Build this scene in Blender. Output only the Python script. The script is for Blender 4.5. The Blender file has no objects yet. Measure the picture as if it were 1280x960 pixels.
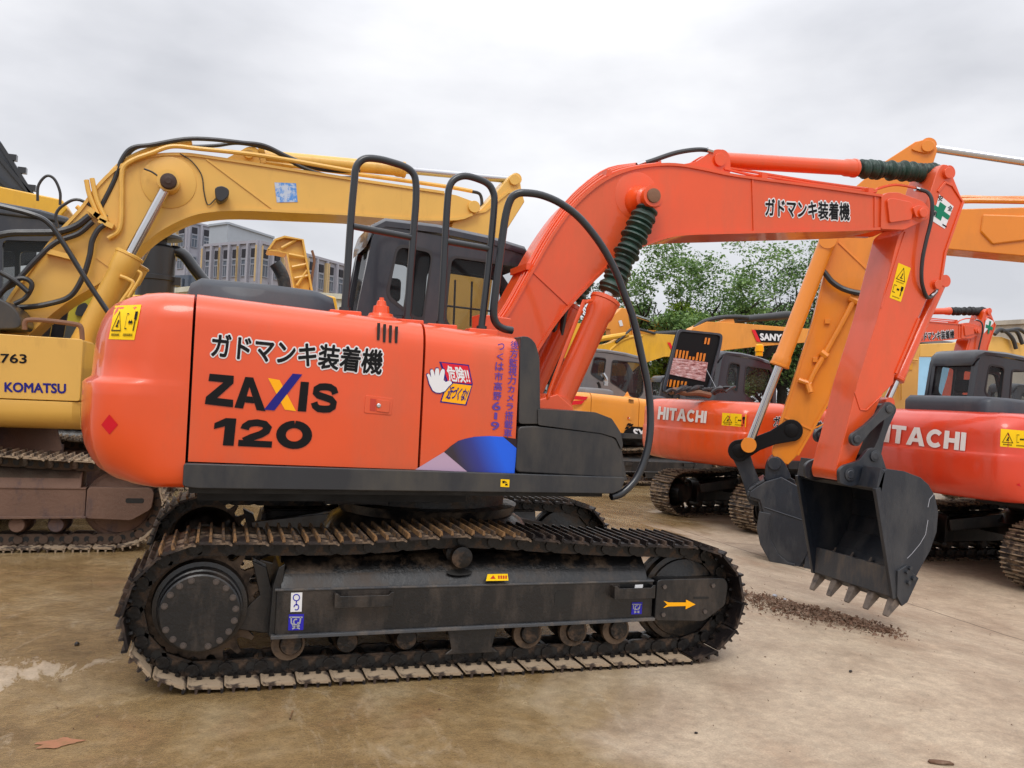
import bpy, bmesh, math, random
import numpy as np
from mathutils import Vector, Matrix
from mathutils.geometry import tessellate_polygon
from mathutils.bvhtree import BVHTree
random.seed(7)
COL = bpy.context.scene.collection
# ------------------------------------------------------------------ camera
CP = np.array([4.18e-2, -4.646, 1.6014]); YAW, PIT, ROL, FOC = .3226, .01217, .04788, 1089.3
def _basis():
    cy, sy, cp, sp = math.cos(YAW), math.sin(YAW), math.cos(PIT), math.sin(PIT)
    f = np.array([sy*cp, cy*cp, sp]); r0 = np.array([cy, -sy, 0]); u0 = np.cross(r0, f)
    c, s = math.cos(ROL), math.sin(ROL)
    return c*r0+s*u0, -s*r0+c*u0, f
CR, CU, CF = _basis()
def ray(x, y): return CF+(x-640)/FOC*CR-(y-480)/FOC*CU
def gz(x, y=0):
    t = min(1., max(0., (x-3.6)/4.4)); return -.4*t*t*(3-2*t)
def ground_at(px, py):
    d = ray(px, py); z = 0.
    for _ in range(12):
        t = (z-CP[2])/d[2]; P = CP+t*d; z = gz(P[0], P[1])
    return (P[0], P[1], z)
# ------------------------------------------------------------------ frames
class Fr:
    """a machine's own frame: where it stands and how it is turned"""
    def __init__(s, loc=(0, 0, 0), rz=0.):
        s.loc = np.array(loc, float); s.rz = rz
        c, n = math.cos(-rz), math.sin(-rz); R = np.array([[c, -n, 0], [n, c, 0], [0, 0, 1]])
        s.o = R@(CP-s.loc); s.R = R
    def pt(s, px, py, y):
        d = s.R@ray(px, py); t = (y-s.o[1])/d[1]; P = s.o+t*d; return (P[0], y, P[2])
    def pX(s, px, py, x):
        d = s.R@ray(px, py); t = (x-s.o[0])/d[0]; P = s.o+t*d; return (x, P[1], P[2])
    def xz(s, l, y): return [(s.pt(a, b, y)[0], s.pt(a, b, y)[2]) for a, b in l]
W0 = Fr()
# ------------------------------------------------------------------ materials
def lin(c): return tuple((v/255/12.92 if v <= 10 else ((v/255+.055)/1.055)**2.4) for v in c)
def newmat(name):
    m = bpy.data.materials.new(name); m.use_nodes = True; nt = m.node_tree
    b = nt.nodes['Principled BSDF']; return m, nt, b
def N(nt, t, **k):
    n = nt.nodes.new(t)
    for a, v in k.items():
        if a.startswith('i_'):
            key = a[2:]; key = int(key) if key.isdigit() else key.replace('_', ' ')
            n.inputs[key].default_value = v
        else: setattr(n, a, v)
    return n
def ramp(nt, src, stops):
    r = nt.nodes.new('ShaderNodeValToRGB'); e = r.color_ramp.elements
    while len(e) < len(stops): e.new(.5)
    for q, (p, c) in zip(e, stops):
        q.position = p; q.color = (c, c, c, 1) if not isinstance(c, tuple) else tuple(c)+(1,)*(4-len(c))
    nt.links.new(src, r.inputs[0]); return r.outputs[0]
def mixc(nt, fac, a, b, bt='MIX'):
    m = nt.nodes.new('ShaderNodeMix'); m.data_type = 'RGBA'; m.blend_type = bt
    for sock, v in ((m.inputs[0], fac), (m.inputs[6], a), (m.inputs[7], b)):
        if isinstance(v, (int, float)): sock.default_value = v
        elif isinstance(v, tuple): sock.default_value = tuple(v)+(1,)*(4-len(v))
        else: nt.links.new(v, sock)
    return m.outputs[2]
def coordnoise(nt, scale, detail=5, rough=.6, stretch=(1, 1, 1), dist=0.):
    tc = nt.nodes.new('ShaderNodeTexCoord'); mp = nt.nodes.new('ShaderNodeMapping'); mp.inputs['Scale'].default_value = stretch
    nt.links.new(tc.outputs['Object'], mp.inputs[0])
    n = N(nt, 'ShaderNodeTexNoise', i_Scale=scale, i_Detail=detail, i_Roughness=rough, i_Distortion=dist)
    nt.links.new(mp.outputs[0], n.inputs['Vector']); return n.outputs[0]
def paint(name, col, rough=.32, dirt=None, amount=.35, coat=.35, vary=.12, metal=0., bump=.0, streak=True, dscale=2.2, lo=.47, hi=.66):
    m, nt, b = newmat(name)
    n1 = coordnoise(nt, 1.3, 4)
    v = ramp(nt, n1, [(.3, 1-vary), (.7, 1+vary*.4)])
    c = mixc(nt, 1., tuple(col), v, 'MULTIPLY')
    if dirt:
        n2 = coordnoise(nt, dscale, 8, .68, (1, 1, .35) if streak else (1, 1, 1))
        f = ramp(nt, n2, [(lo, 0.), (hi, amount)])
        c = mixc(nt, f, c, tuple(dirt))
        rr = ramp(nt, n2, [(lo, rough), (hi, min(1, rough+.35))]); nt.links.new(rr, b.inputs['Roughness'])
    else:
        n2 = coordnoise(nt, 7, 6); rr = ramp(nt, n2, [(.3, rough*.85), (.7, rough*1.2)]); nt.links.new(rr, b.inputs['Roughness'])
    nt.links.new(c, b.inputs['Base Color'])
    b.inputs['Coat Weight'].default_value = coat; b.inputs['Coat Roughness'].default_value = .07
    b.inputs['Metallic'].default_value = metal
    if bump:
        nb = coordnoise(nt, 35, 6, .7); bp = N(nt, 'ShaderNodeBump', i_Strength=bump, i_Distance=.01)
        nt.links.new(nb, bp.inputs['Height']); nt.links.new(bp.outputs[0], b.inputs['Normal'])
    return m
M = {}
M['orange'] = paint('orange_paint', lin((222, 77, 20)), .3, lin((160, 90, 60)), .3, .5, .1)
M['orange_old'] = paint('orange_red_paint', lin((212, 58, 26)), .3, lin((146, 76, 56)), .22, .5, .09)
M['dark_orange'] = paint('dark_orange_paint', lin((186, 48, 20)), .4)
M['gap_shade'] = paint('gap_shade_black', (.008, .007, .006), .6, coat=0)  # near-black colour carries the shade inside drawn holes, slots and gaps
M['blackpaint'] = paint('black_paint', lin((28, 31, 37)), .36, lin((84, 76, 66)), .5, .15, .2)
M['hoodgrey'] = paint('grey_hood_paint', lin((48, 54, 64)), .5, lin((120, 118, 115)), .25, .1, .1)
M['skirt'] = paint('charcoal_skirt_paint', lin((34, 37, 43)), .38, lin((84, 78, 68)), .5, .15, .2)
M['bucket'] = paint('bucket_paint', lin((30, 36, 46)), .36, lin((84, 82, 80)), .55, .1, .25, bump=.2)
M['tooth'] = paint('muddy_tooth_steel', lin((120, 108, 98)), .7, lin((70, 66, 66)), .8, 0, .2, bump=.4, dscale=14, streak=False)
M['frame'] = paint('black_frame_paint', lin((17, 17, 19)), .33, lin((78, 66, 56)), .65, .15, .25, bump=.3, dscale=4)
M['frametop'] = paint('oily_frame_paint', lin((15, 15, 16)), .3, lin((92, 74, 56)), .8, .1, .2, bump=.5, streak=False, dscale=7)
M['chain'] = paint('greasy_chain_steel', lin((18, 15, 14)), .36, lin((98, 76, 58)), .8, 0, .3, metal=.2, bump=.5, streak=False, dscale=12)
M['shoe'] = paint('track_shoe_steel', lin((40, 32, 30)), .5, lin((150, 126, 102)), .8, 0, .25, metal=.2, bump=.5, streak=False, dscale=9, lo=.46, hi=.6)
M['shoe_dark'] = paint('dark_track_shoe_steel', lin((26, 21, 22)), .42, lin((104, 84, 70)), .7, 0, .2, metal=.25, bump=.4, streak=False, dscale=8)
M['rust'] = paint('rusty_grouser_steel', lin((132, 98, 62)), .6, lin((46, 38, 34)), .95, 0, .25, metal=.1, bump=.5, streak=False, dscale=9, lo=.42, hi=.58)
M['mudshoe'] = paint('muddy_shoe_steel', lin((158, 138, 114)), .75, lin((54, 42, 36)), .95, 0, .3, bump=.8, streak=False, dscale=8, lo=.48, hi=.56)
M['mudframe'] = paint('rusty_muddy_frame', lin((110, 84, 70)), .8, lin((60, 58, 68)), .9, 0, .3, bump=.7, dscale=2.2, lo=.48, hi=.6)
M['mud'] = paint('caked_mud', lin((84, 66, 54)), .9, lin((60, 58, 50)), .6, 0, .25, bump=.9, streak=False)
M['yellow'] = paint('ochre_yellow_paint', lin((220, 172, 80)), .4, lin((128, 84, 46)), .55, .2, .08, dscale=1.8, lo=.56, hi=.8)
M['yellowbright'] = paint('bright_yellow_paint', lin((222, 168, 36)), .4, lin((150, 104, 50)), .3, .2, .08)
M['amber'] = paint('amber_paint', lin((222, 130, 24)), .36, lin((150, 92, 40)), .25, .3, .07)
M['amberlight'] = paint('pale_amber_paint', lin((226, 146, 50)), .4, lin((160, 110, 60)), .25, .2, .07)
M['yellowgreen'] = paint('green_yellow_paint', lin((176, 160, 30)), .45, lin((110, 100, 40)), .3, .2, .08)
M['darkpin'] = paint('dark_rusty_pin', lin((58, 40, 32)), .7, coat=0, bump=.5)
M['lip'] = paint('scraped_lip_highlight_steel', lin((74, 76, 80)), .5, lin((120, 108, 96)), .7, 0, .25, metal=.2, bump=.3, dscale=7)
M['boltsteel'] = paint('worn_bolt_steel', lin((92, 84, 80)), .35, coat=0, metal=.4)
M['toothsteel'] = paint('worn_sprocket_steel', lin((96, 78, 62)), .5, lin((40, 34, 30)), .9, 0, .2, metal=.3, bump=.4, streak=False, dscale=9)
M['rubber'] = paint('black_rubber', (.018, .018, .02), .45, coat=.1)
M['railpaint'] = paint('black_rail_paint', lin((24, 27, 33)), .32, coat=.3)
M['boot'] = paint('dark_green_boot', lin((16, 50, 38)), .45, (.006, .006, .006), .9, .1, .3, bump=.5, streak=False, dscale=10)
M['bootblack'] = paint('black_boot', (.014, .014, .015), .6, coat=0, bump=.5)
M['steel'] = paint('chromed_rod', (.55, .55, .56), .16, coat=0, metal=1.)
M['rustysteel'] = paint('rusty_steel', lin((120, 84, 62)), .7, coat=0, bump=.5)
M['cabpaint'] = paint('cab_paint', lin((26, 29, 40)), .3, lin((84, 80, 80)), .3, .4, .15)
M['cabgrey'] = paint('grey_cab_paint', lin((104, 102, 104)), .45, lin((140, 132, 122)), .3, .1, .1)
M['seatfab'] = paint('dark_seat_fabric', (.02, .02, .022), .9, coat=0)
M['interior'] = paint('cab_interior_plastic', (.035, .034, .034), .7, coat=0)
M['interiorlight'] = paint('grey_interior_plastic', lin((150, 150, 148)), .7, coat=0)
def flat(name, c, rough=.5, emis=None):
    m, nt, b = newmat(name); b.inputs['Base Color'].default_value = tuple(c)+(1,); b.inputs['Roughness'].default_value = rough
    b.inputs['Specular IOR Level'].default_value = .2
    return m
M['black'] = flat('black_vinyl', (.004, .004, .005), .5)
M['white'] = flat('white_vinyl', (.72, .72, .74), .45)
M['lyellow'] = flat('yellow_label', lin((240, 196, 20)), .45)
M['oyellow'] = flat('orange_yellow_vinyl', lin((246, 172, 24)), .45)
M['blue'] = flat('blue_vinyl', lin((48, 44, 168)), .45)
M['violet'] = flat('violet_vinyl', lin((92, 66, 150)), .5)
M['royal'] = paint('blue_fade_vinyl', lin((16, 84, 200)), .4, coat=.1)
M['navy'] = flat('navy_vinyl', lin((34, 32, 120)), .5)
M['darkvinyl'] = flat('dark_brown_vinyl', lin((44, 32, 38)), .45)
M['mauve'] = flat('mauve_vinyl', lin((178, 152, 176)), .5)
M['crimson'] = flat('crimson_vinyl', lin((214, 34, 52)), .45)
M['red'] = flat('red_vinyl', lin((220, 40, 50)), .45)
M['redblend'] = flat('red_diamond_vinyl', lin((198, 26, 40)), .4)
M['green'] = flat('green_vinyl', lin((20, 120, 90)), .5)
M['palegrey'] = flat('pale_grey_vinyl', lin((160, 162, 170)), .45)
M['hlwhite'] = flat('off_white_vinyl', lin((222, 216, 214)), .5)
M['ltblue'] = paint('pale_blue_paint', lin((150, 196, 226)), .6, coat=0)
M['amberlens'] = flat('amber_lens', lin((250, 170, 10)), .25)
M['bluesticker'] = paint('worn_blue_sticker', lin((80, 140, 210)), .6, lin((190, 200, 214)), .95, 0, .1, streak=False, dscale=14, lo=.45, hi=.55)
def glassmat(name, tint, alpha, rough=.03):
    m, nt, b = newmat(name); b.inputs['Base Color'].default_value = tuple(tint)+(1,); b.inputs['Roughness'].default_value = rough
    tr = nt.nodes.new('ShaderNodeBsdfTransparent'); mx = nt.nodes.new('ShaderNodeMixShader'); mx.inputs[0].default_value = alpha
    tr.inputs[0].default_value = (.93, .95, .95, 1)
    nt.links.new(tr.outputs[0], mx.inputs[1]); nt.links.new(b.outputs[0], mx.inputs[2]); nt.links.new(mx.outputs[0], nt.nodes['Material Output'].inputs[0])
    return m
M['glass'] = glassmat('cab_glass', (.02, .025, .028), .34)
M['darkglass'] = glassmat('smoked_glass', (.02, .022, .026), .8)
M['paleglass'] = glassmat('milky_glass', (.62, .66, .68), .75, .2)
M['blueglass'] = glassmat('dusty_blue_glass', lin((116, 132, 150)), .85, .3)
# ------------------------------------------------------------------ mesh builder
class MB:
    def __init__(s, xf=None): s.v = []; s.f = []; s.mi = []; s.cur = 0; s.xf = xf
    def add(s, vs, fs):
        b = len(s.v); s.v += [tuple(float(c) for c in v) for v in vs]; s.f += [tuple(i+b for i in f) for f in fs]; s.mi += [s.cur]*len(fs); return s
    def prism(s, pts, y0, y1):
        n = len(pts); vs = [(x, y0, z) for x, z in pts]+[(x, y1, z) for x, z in pts]
        return s.add(vs, [tuple(range(n)), tuple(range(2*n-1, n-1, -1))]+[(i, (i+1) % n, n+(i+1) % n, n+i) for i in range(n)])
    def extr(s, P, d):
        n = len(P); d = Vector(d); vs = [tuple(p) for p in P]+[tuple(Vector(p)+d) for p in P]
        return s.add(vs, [tuple(range(n)), tuple(range(2*n-1, n-1, -1))]+[(i, (i+1) % n, n+(i+1) % n, n+i) for i in range(n)])
    def holed(s, outer, holes, d):
        """a plate with window holes: 3D loops, thickness vector d"""
        loops = [outer]+list(holes); tris = tessellate_polygon([[Vector(p) for p in l] for l in loops])
        fl = [Vector(p) for l in loops for p in l]; n = len(fl); d = Vector(d)
        fs = [tuple(t) for t in tris]+[tuple(i+n for i in reversed(t)) for t in tris]; b = 0
        for l in loops:
            k = len(l); fs += [(b+i, b+(i+1) % k, n+b+(i+1) % k, n+b+i) for i in range(k)]; b += k
        return s.add([tuple(p) for p in fl]+[tuple(p+d) for p in fl], fs)
    def box(s, x0, x1, y0, y1, z0, z1): return s.prism([(x0, z0), (x1, z0), (x1, z1), (x0, z1)], y0, y1)
    def beam(s, p0, p1, w, h, up=(0, 0, 1)):
        p0 = Vector(p0); p1 = Vector(p1); d = (p1-p0).normalized(); up = Vector(up)
        if abs(d.dot(up)) > .98: up = Vector((1, 0, 0))
        a = d.cross(up).normalized()*w/2; b = a.cross(d).normalized()*h/2
        vs = [p+q for p in (p0, p1) for q in (-a-b, a-b, a+b, -a+b)]
        return s.add(vs, [(0, 1, 2, 3), (7, 6, 5, 4)]+[(i, (i+1) % 4, 4+(i+1) % 4, 4+i) for i in range(4)])
    def rev(s, p0, p1, prof, n=20):
        """lathe: prof = [(distance along p0->p1, radius)]"""
        p0 = Vector(p0); d = (Vector(p1)-p0).normalized(); up = Vector((0, 0, 1)) if abs(d.z) < .9 else Vector((1, 0, 0))
        a = d.cross(up).normalized(); b = d.cross(a); vs = []; fs = []
        for t, r in prof:
            for k in range(n):
                q = 2*math.pi*k/n; vs.append(p0+d*t+(a*math.cos(q)+b*math.sin(q))*max(r, 1e-4))
        m = len(prof)
        for j in range(m-1):
            for k in range(n): fs.append((j*n+k, j*n+(k+1) % n, (j+1)*n+(k+1) % n, (j+1)*n+k))
        fs += [tuple(range(n)), tuple(range(m*n-1, (m-1)*n-1, -1))]
        return s.add(vs, fs)
    def cyl(s, p0, p1, r0, r1=None, n=20):
        L = (Vector(p1)-Vector(p0)).length; return s.rev(p0, p1, [(0, r0), (L, r0 if r1 is None else r1)], n)
    def tube(s, pts, r, n=8, smooth=True, sub=6):
        P = [Vector(p) for p in pts]
        if smooth and len(P) > 2:
            Q = []
            for i in range(len(P)-1):
                a = P[i-1] if i else P[0]*2-P[1]; b, c = P[i], P[i+1]; e = P[i+2] if i+2 < len(P) else P[-1]*2-P[-2]
                for k in range(sub):
                    t = k/sub; Q.append(.5*((2*b)+(c-a)*t+(2*a-5*b+4*c-e)*t*t+(-a+3*b-3*c+e)*t**3))
            Q.append(P[-1]); P = Q
        vs = []; fs = []; T0 = (P[1]-P[0]).normalized(); up = Vector((0, 1, 0)) if abs(T0.y) < .9 else Vector((1, 0, 0))
        a = T0.cross(up).normalized()
        for i, p in enumerate(P):
            T = (P[min(i+1, len(P)-1)]-P[max(i-1, 0)]).normalized(); a = (a-T*a.dot(T)).normalized(); b = T.cross(a)
            rr = r[min(i, len(r)-1)] if isinstance(r, list) else r
            for k in range(n):
                q = 2*math.pi*k/n; vs.append(p+(a*math.cos(q)+b*math.sin(q))*rr)
        for j in range(len(P)-1):
            for k in range(n): fs.append((j*n+k, j*n+(k+1) % n, (j+1)*n+(k+1) % n, (j+1)*n+k))
        fs += [tuple(range(n)), tuple(range(len(P)*n-1, (len(P)-1)*n-1, -1))]
        return s.add(vs, fs)
    def loft(s, secs, closed=True, caps=True):
        n = len(secs[0]); vs = [p for q in secs for p in q]; fs = []
        for j in range(len(secs)-1):
            for k in range(n if closed else n-1): fs.append((j*n+k, j*n+(k+1) % n, (j+1)*n+(k+1) % n, (j+1)*n+k))
        if caps and closed: fs += [tuple(range(n)), tuple(range(len(secs)*n-1, (len(secs)-1)*n-1, -1))]
        return s.add(vs, fs)
    def mesh(s, name, mats, smooth=True, angle=35, merge=False):
        me = bpy.data.meshes.new(name)
        vs = s.v if s.xf is None else [tuple(s.xf@Vector(v)) for v in s.v]
        me.from_pydata(vs, [], s.f)
        if not isinstance(mats, (list, tuple)): mats = [mats]
        for m in mats: me.materials.append(M[m] if isinstance(m, str) else m)
        if len(mats) > 1: me.polygons.foreach_set('material_index', s.mi)
        bm = bmesh.new(); bm.from_mesh(me)
        if merge: bmesh.ops.remove_doubles(bm, verts=bm.verts, dist=1e-4)
        bmesh.ops.recalc_face_normals(bm, faces=bm.faces)
        for f in bm.faces: f.smooth = smooth
        if smooth:
            th = math.radians(angle)
            for e in bm.edges:
                if len(e.link_faces) == 2 and e.calc_face_angle(0) > th: e.smooth = False
        bm.to_mesh(me); bm.free(); return me
    def obj(s, name, mats, parent=None, bevel=0, seg=2, smooth=True, angle=35, label=None, merge=False, loc=None):
        o = bpy.data.objects.new(name, s.mesh(name, mats, smooth, angle, merge)); COL.objects.link(o)
        if parent: o.parent = parent
        if loc: o.location = loc
        if bevel:
            b = o.modifiers.new('bevel', 'BEVEL'); b.width = bevel; b.segments = seg; b.limit_method = 'ANGLE'; b.angle_limit = math.radians(30); b.harden_normals = True
        if label: o['label'] = label
        return o
def thing(name, label, cat, loc=(0, 0, 0), rz=0, group=None):
    o = bpy.data.objects.new(name, None); COL.objects.link(o); o.location = tuple(loc); o.rotation_euler = (0, 0, rz)
    o.empty_display_size = .2; o['label'] = label; o['category'] = cat
    if group: o['group'] = group
    return o
def tag(o, label, cat, group=None):
    o['label'] = label; o['category'] = cat
    if group: o['group'] = group
    return o
def struct(o): o['kind'] = 'structure'; return o
def copy_part(src, parent, loc=None, rot=None, deep=True):
    c = src.copy(); COL.objects.link(c); c.parent = parent
    if loc is not None: c.location = loc
    if rot is not None: c.rotation_euler = rot
    if deep:
        for ch in list(src.children): copy_part(ch, c)
    return c
def scale_pts(l, k, n=1): return [(a*k, b*k) for a, b in l]
def roundpoly(pts, r, seg=4):
    """round the corners of a 2D polygon"""
    out = []; n = len(pts)
    for i in range(n):
        p = Vector(pts[i]); a = Vector(pts[i-1]); b = Vector(pts[(i+1) % n]); u = (a-p); v = (b-p)
        rr = min(r, u.length*.45, v.length*.45); u.normalize(); v.normalize(); s, e = p+u*rr, p+v*rr
        for k in range(seg+1):
            t = k/seg; out.append(tuple((1-t)**2*s+2*t*(1-t)*p+t*t*e))
    return out
# ------------------------------------------------------------------ lettering and decals
_G = {}
def glyphs(body, bold):
    k = (body, bold)
    if k not in _G:
        cu = bpy.data.curves.new('lettering', 'FONT'); cu.body = body; cu.offset = bold; cu.resolution_u = 3; cu.fill_mode = 'FRONT'
        o = bpy.data.objects.new('lettering', cu); COL.objects.link(o); dg = bpy.context.evaluated_depsgraph_get(); dg.update()
        me = bpy.data.meshes.new_from_object(o.evaluated_get(dg)); v = [tuple(x.co) for x in me.vertices]; f = [tuple(p.vertices) for p in me.polygons]
        bpy.data.objects.remove(o); bpy.data.curves.remove(cu); bpy.data.meshes.remove(me)
        b0 = _G[(body, .0)][2] if bold and (body, .0) in _G else None
        xs = [p[0] for p in v]; ys = [p[1] for p in v]
        _G[k] = (v, f, (min(xs), max(xs), min(ys), max(ys)))
    return _G[k]
def bil(q, u, v):
    a, b, c, d = q; return ((1-u)*(1-v)*a[0]+u*(1-v)*b[0]+u*v*c[0]+(1-u)*v*d[0], (1-u)*(1-v)*a[1]+u*(1-v)*b[1]+u*v*c[1]+(1-u)*v*d[1])
def surf_plane(fr, y): return lambda px, py, off: fr.pt(px, py, y-off)
def surf_bvh(fr, bvh, xf=None, fallback=None):
    def g(px, py, off):
        d = Vector(fr.R@ray(px, py)); o = Vector(fr.o); h = bvh.ray_cast(o, d.normalized())
        if h[0] is None: return fallback(px, py, off) if fallback else tuple(o+d*(10/d.length))
        n = h[1] if h[1].dot(d) < 0 else -h[1]; return tuple(h[0]+n*off)
    return g
def lettering(name, body, q, surf, mat, parent, bold=.0, off=.004, outline=None, obold=.05, ref=None, label=None):
    """writing laid on a panel; q = lower-left, lower-right, upper-right, upper-left; bold strokes come from shifted layers"""
    v, f, (x0, x1, y0, y1) = glyphs(body, 0.)
    def put(bd, of, m, nm, par, k):
        mb = MB(); sh = [(0, 0)]+[(bd*math.cos(2*math.pi*i/k), bd*math.sin(2*math.pi*i/k)) for i in range(k)] if bd else [(0, 0)]
        for j, (dx, dy) in enumerate(sh): mb.add([surf(*bil(q, (p[0]+dx-x0)/(x1-x0), (p[1]+dy-y0)/(y1-y0)), of+j*.00012) for p in v], f)
        return mb.obj(nm, m, par, smooth=False, label=label if par is parent else None)
    if outline:
        o = put(obold, off*.6, outline, name, parent, 12); put(bold, off*1.3, mat, 'letter_face', o, 6); return o
    return put(bold, off, mat, name, parent, 6)
def patch(mb, pts, surf, off=.003, sub=1):
    """flat shape on a panel from its outline; sub>1 follows a curved panel (quads only)"""
    if sub == 1: mb.add([surf(a, b, off) for a, b in pts], [tuple(range(len(pts)))])
    else:
        vs = [surf(*bil(pts, i/sub, j/sub), off) for j in range(sub+1) for i in range(sub+1)]
        mb.add(vs, [(j*(sub+1)+i, j*(sub+1)+i+1, (j+1)*(sub+1)+i+1, (j+1)*(sub+1)+i) for j in range(sub) for i in range(sub)])
def strip(line, w):
    out = []; n = len(line); L = []; Rr = []
    for i, p in enumerate(line):
        p = Vector(p); a = Vector(line[max(i-1, 0)]); b = Vector(line[min(i+1, n-1)]); d = (b-a).normalized(); nn = Vector((-d.y, d.x))*w/2
        L.append(tuple(p+nn)); Rr.append(tuple(p-nn))
    return [[L[i], L[i+1], Rr[i+1], Rr[i]] for i in range(n-1)]
def arc(cx, cy, rx, ry, a0, a1, n=10): return [(cx+rx*math.cos(math.radians(a0+(a1-a0)*i/n)), cy+ry*math.sin(math.radians(a0+(a1-a0)*i/n))) for i in range(n+1)]
HV = {
 'Z': (.98, [[(0, 1), (.95, 1), (.95, .76), (0, .76)], [(.95, .76), (.57, .76), (0, .24), (.4, .24)], [(0, 0), (.97, 0), (.97, .24), (0, .24)]]),
 'A': (1.08, [[(0, 0), (.3, 0), (.535, .7), (.535, 1), (.38, 1)], [(1.08, 0), (.77, 0), (.535, .7), (.535, 1), (.69, 1)], [(.367, .2), (.703, .2), (.636, .4), (.434, .4)]]),
 'I': (.3, [[(0, 0), (.3, 0), (.3, 1), (0, 1)]]),
 'H': (.9, [[(0, 0), (.28, 0), (.28, 1), (0, 1)], [(.62, 0), (.9, 0), (.9, 1), (.62, 1)], [(.28, .38), (.62, .38), (.62, .62), (.28, .62)]]),
 'T': (.84, [[(0, .78), (.84, .78), (.84, 1), (0, 1)], [(.28, 0), (.56, 0), (.56, .78), (.28, .78)]]),
 'S': (.98, strip([(.86, .66), (.80, .80), (.66, .87), (.48, .88), (.30, .86), (.17, .78), (.16, .66), (.26, .58), (.5, .52), (.72, .46), (.82, .36), (.80, .22), (.68, .14), (.5, .12), (.3, .13), (.18, .21), (.13, .33)], .24)),
 'C': (.95, strip(arc(.5, .5, .38, .38, 42, 318, 18), .25)),
 '1': (.62, [[(.3, 0), (.6, 0), (.6, 1), (.3, 1)], [(0, .58), (.3, .70), (.3, 1), (0, .80)]]),
 '2': (.94, strip([(.14, .62), (.17, .74), (.27, .84), (.47, .88), (.68, .84), (.78, .72), (.74, .58), (.6, .46), (.36, .34), (.16, .2)], .25)+[[(0, 0), (.94, 0), (.94, .23), (0, .23)]]),
 '0': (1., strip(arc(.5, .5, .37, .375, 90, 450, 24), .27)),
}
def heavy(name, word, q, surf, mat, parent, gap=.1, off=.004, label=None):
    tot = sum(HV[c][0] for c in word)+gap*(len(word)-1); x = 0; mb = MB(); k = 0
    for c in word:
        w, polys = HV[c]
        for p in polys:
            k += 1; mb.add([surf(*bil(q, (x+a)/tot, b), off+.00025*(k % 4)) for a, b in p], [tuple(range(len(p)))])
        x += w+gap
    return mb.obj(name, mat, parent, smooth=False, label=label)
def warning_label(q, surf, parent, wide=True, sub=1, name='warning_label'):
    mb = MB(); patch(mb, q, surf, .002, sub); o = mb.obj(name, 'lyellow', parent, smooth=sub > 1)
    g = MB()
    def P(*l): g.add([surf(*bil(q, a, b), .0035 if sub == 1 else .0075) for a, b in l], [tuple(range(len(l)))])
    if wide:
        t = [(.06, .24), (.44, .24), (.25, .84)]
        for i in range(3):
            a = Vector(t[i]); b = Vector(t[(i+1) % 3]); c = Vector((.25, .44)); P(tuple(a), tuple(b), tuple(b+(c-b)*.16), tuple(a+(c-a)*.16))
        P((.22, .4), (.26, .36), (.3, .55), (.26, .58)); P((.2, .36), (.3, .36), (.3, .4), (.2, .4))
        P((.56, .3), (.57, .3), (.57, .75), (.56, .75)); P((.57, .3), (.64, .3), (.64, .33), (.57, .33)); P((.57, .72), (.64, .72), (.64, .75), (.57, .75))
        P((.66, .5), (.71, .42), (.71, .47), (.77, .47), (.77, .42), (.82, .5), (.77, .58), (.77, .53), (.71, .53), (.71, .58))
        P((.85, .58), (.95, .58), (.95, .8), (.85, .8)); P((.88, .25), (.92, .25), (.92, .58), (.88, .58))
        for i in range(9): P((.1+i*.035, .1), (.12+i*.035, .1), (.12+i*.035, .17), (.1+i*.035, .17))
        for i in range(9): P((.56+i*.04, .1), (.58+i*.04, .1), (.58+i*.04, .17), (.56+i*.04, .17))
    else:
        t = [(.12, .56), (.88, .56), (.5, .94)]
        for i in range(3):
            a = Vector(t[i]); b = Vector(t[(i+1) % 3]); c = Vector((.5, .68)); P(tuple(a), tuple(b), tuple(b+(c-b)*.16), tuple(a+(c-a)*.16))
        P((.45, .64), (.5, .62), (.58, .76), (.52, .78)); P((.4, .62), (.62, .62), (.62, .645), (.4, .645))
        P((.1, .18), (.13, .18), (.13, .4), (.1, .4)); P((.13, .18), (.32, .18), (.32, .2), (.13, .2)); P((.13, .38), (.32, .38), (.32, .4), (.13, .4))
        P((.38, .3), (.46, .25), (.46, .28), (.54, .28), (.54, .25), (.62, .3), (.54, .35), (.54, .32), (.46, .32), (.46, .35))
        P((.7, .3), (.9, .3), (.9, .42), (.7, .42)); P((.76, .14), (.84, .14), (.84, .3), (.76, .3))
        for i in range(8): P((.2+i*.08, .06), (.24+i*.08, .06), (.24+i*.08, .09), (.2+i*.08, .09)); P((.2+i*.08, .49), (.24+i*.08, .49), (.24+i*.08, .52), (.2+i*.08, .52))
    g.obj('label_print', 'black', o, smooth=False); return o

def remat(root, mp):
    seen = set()
    def go(o):
        if o.type == 'MESH' and o.data.name not in seen:
            seen.add(o.data.name)
            for i, m in enumerate(o.data.materials):
                for a, b in mp.items():
                    if m == M[a]: o.data.materials[i] = M[b]
        for c in o.children: go(c)
    go(root)
def recap(p, q, k): return (p[0]+(q[0]-p[0])*k, p[1]+(q[1]-p[1])*k)
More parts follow.
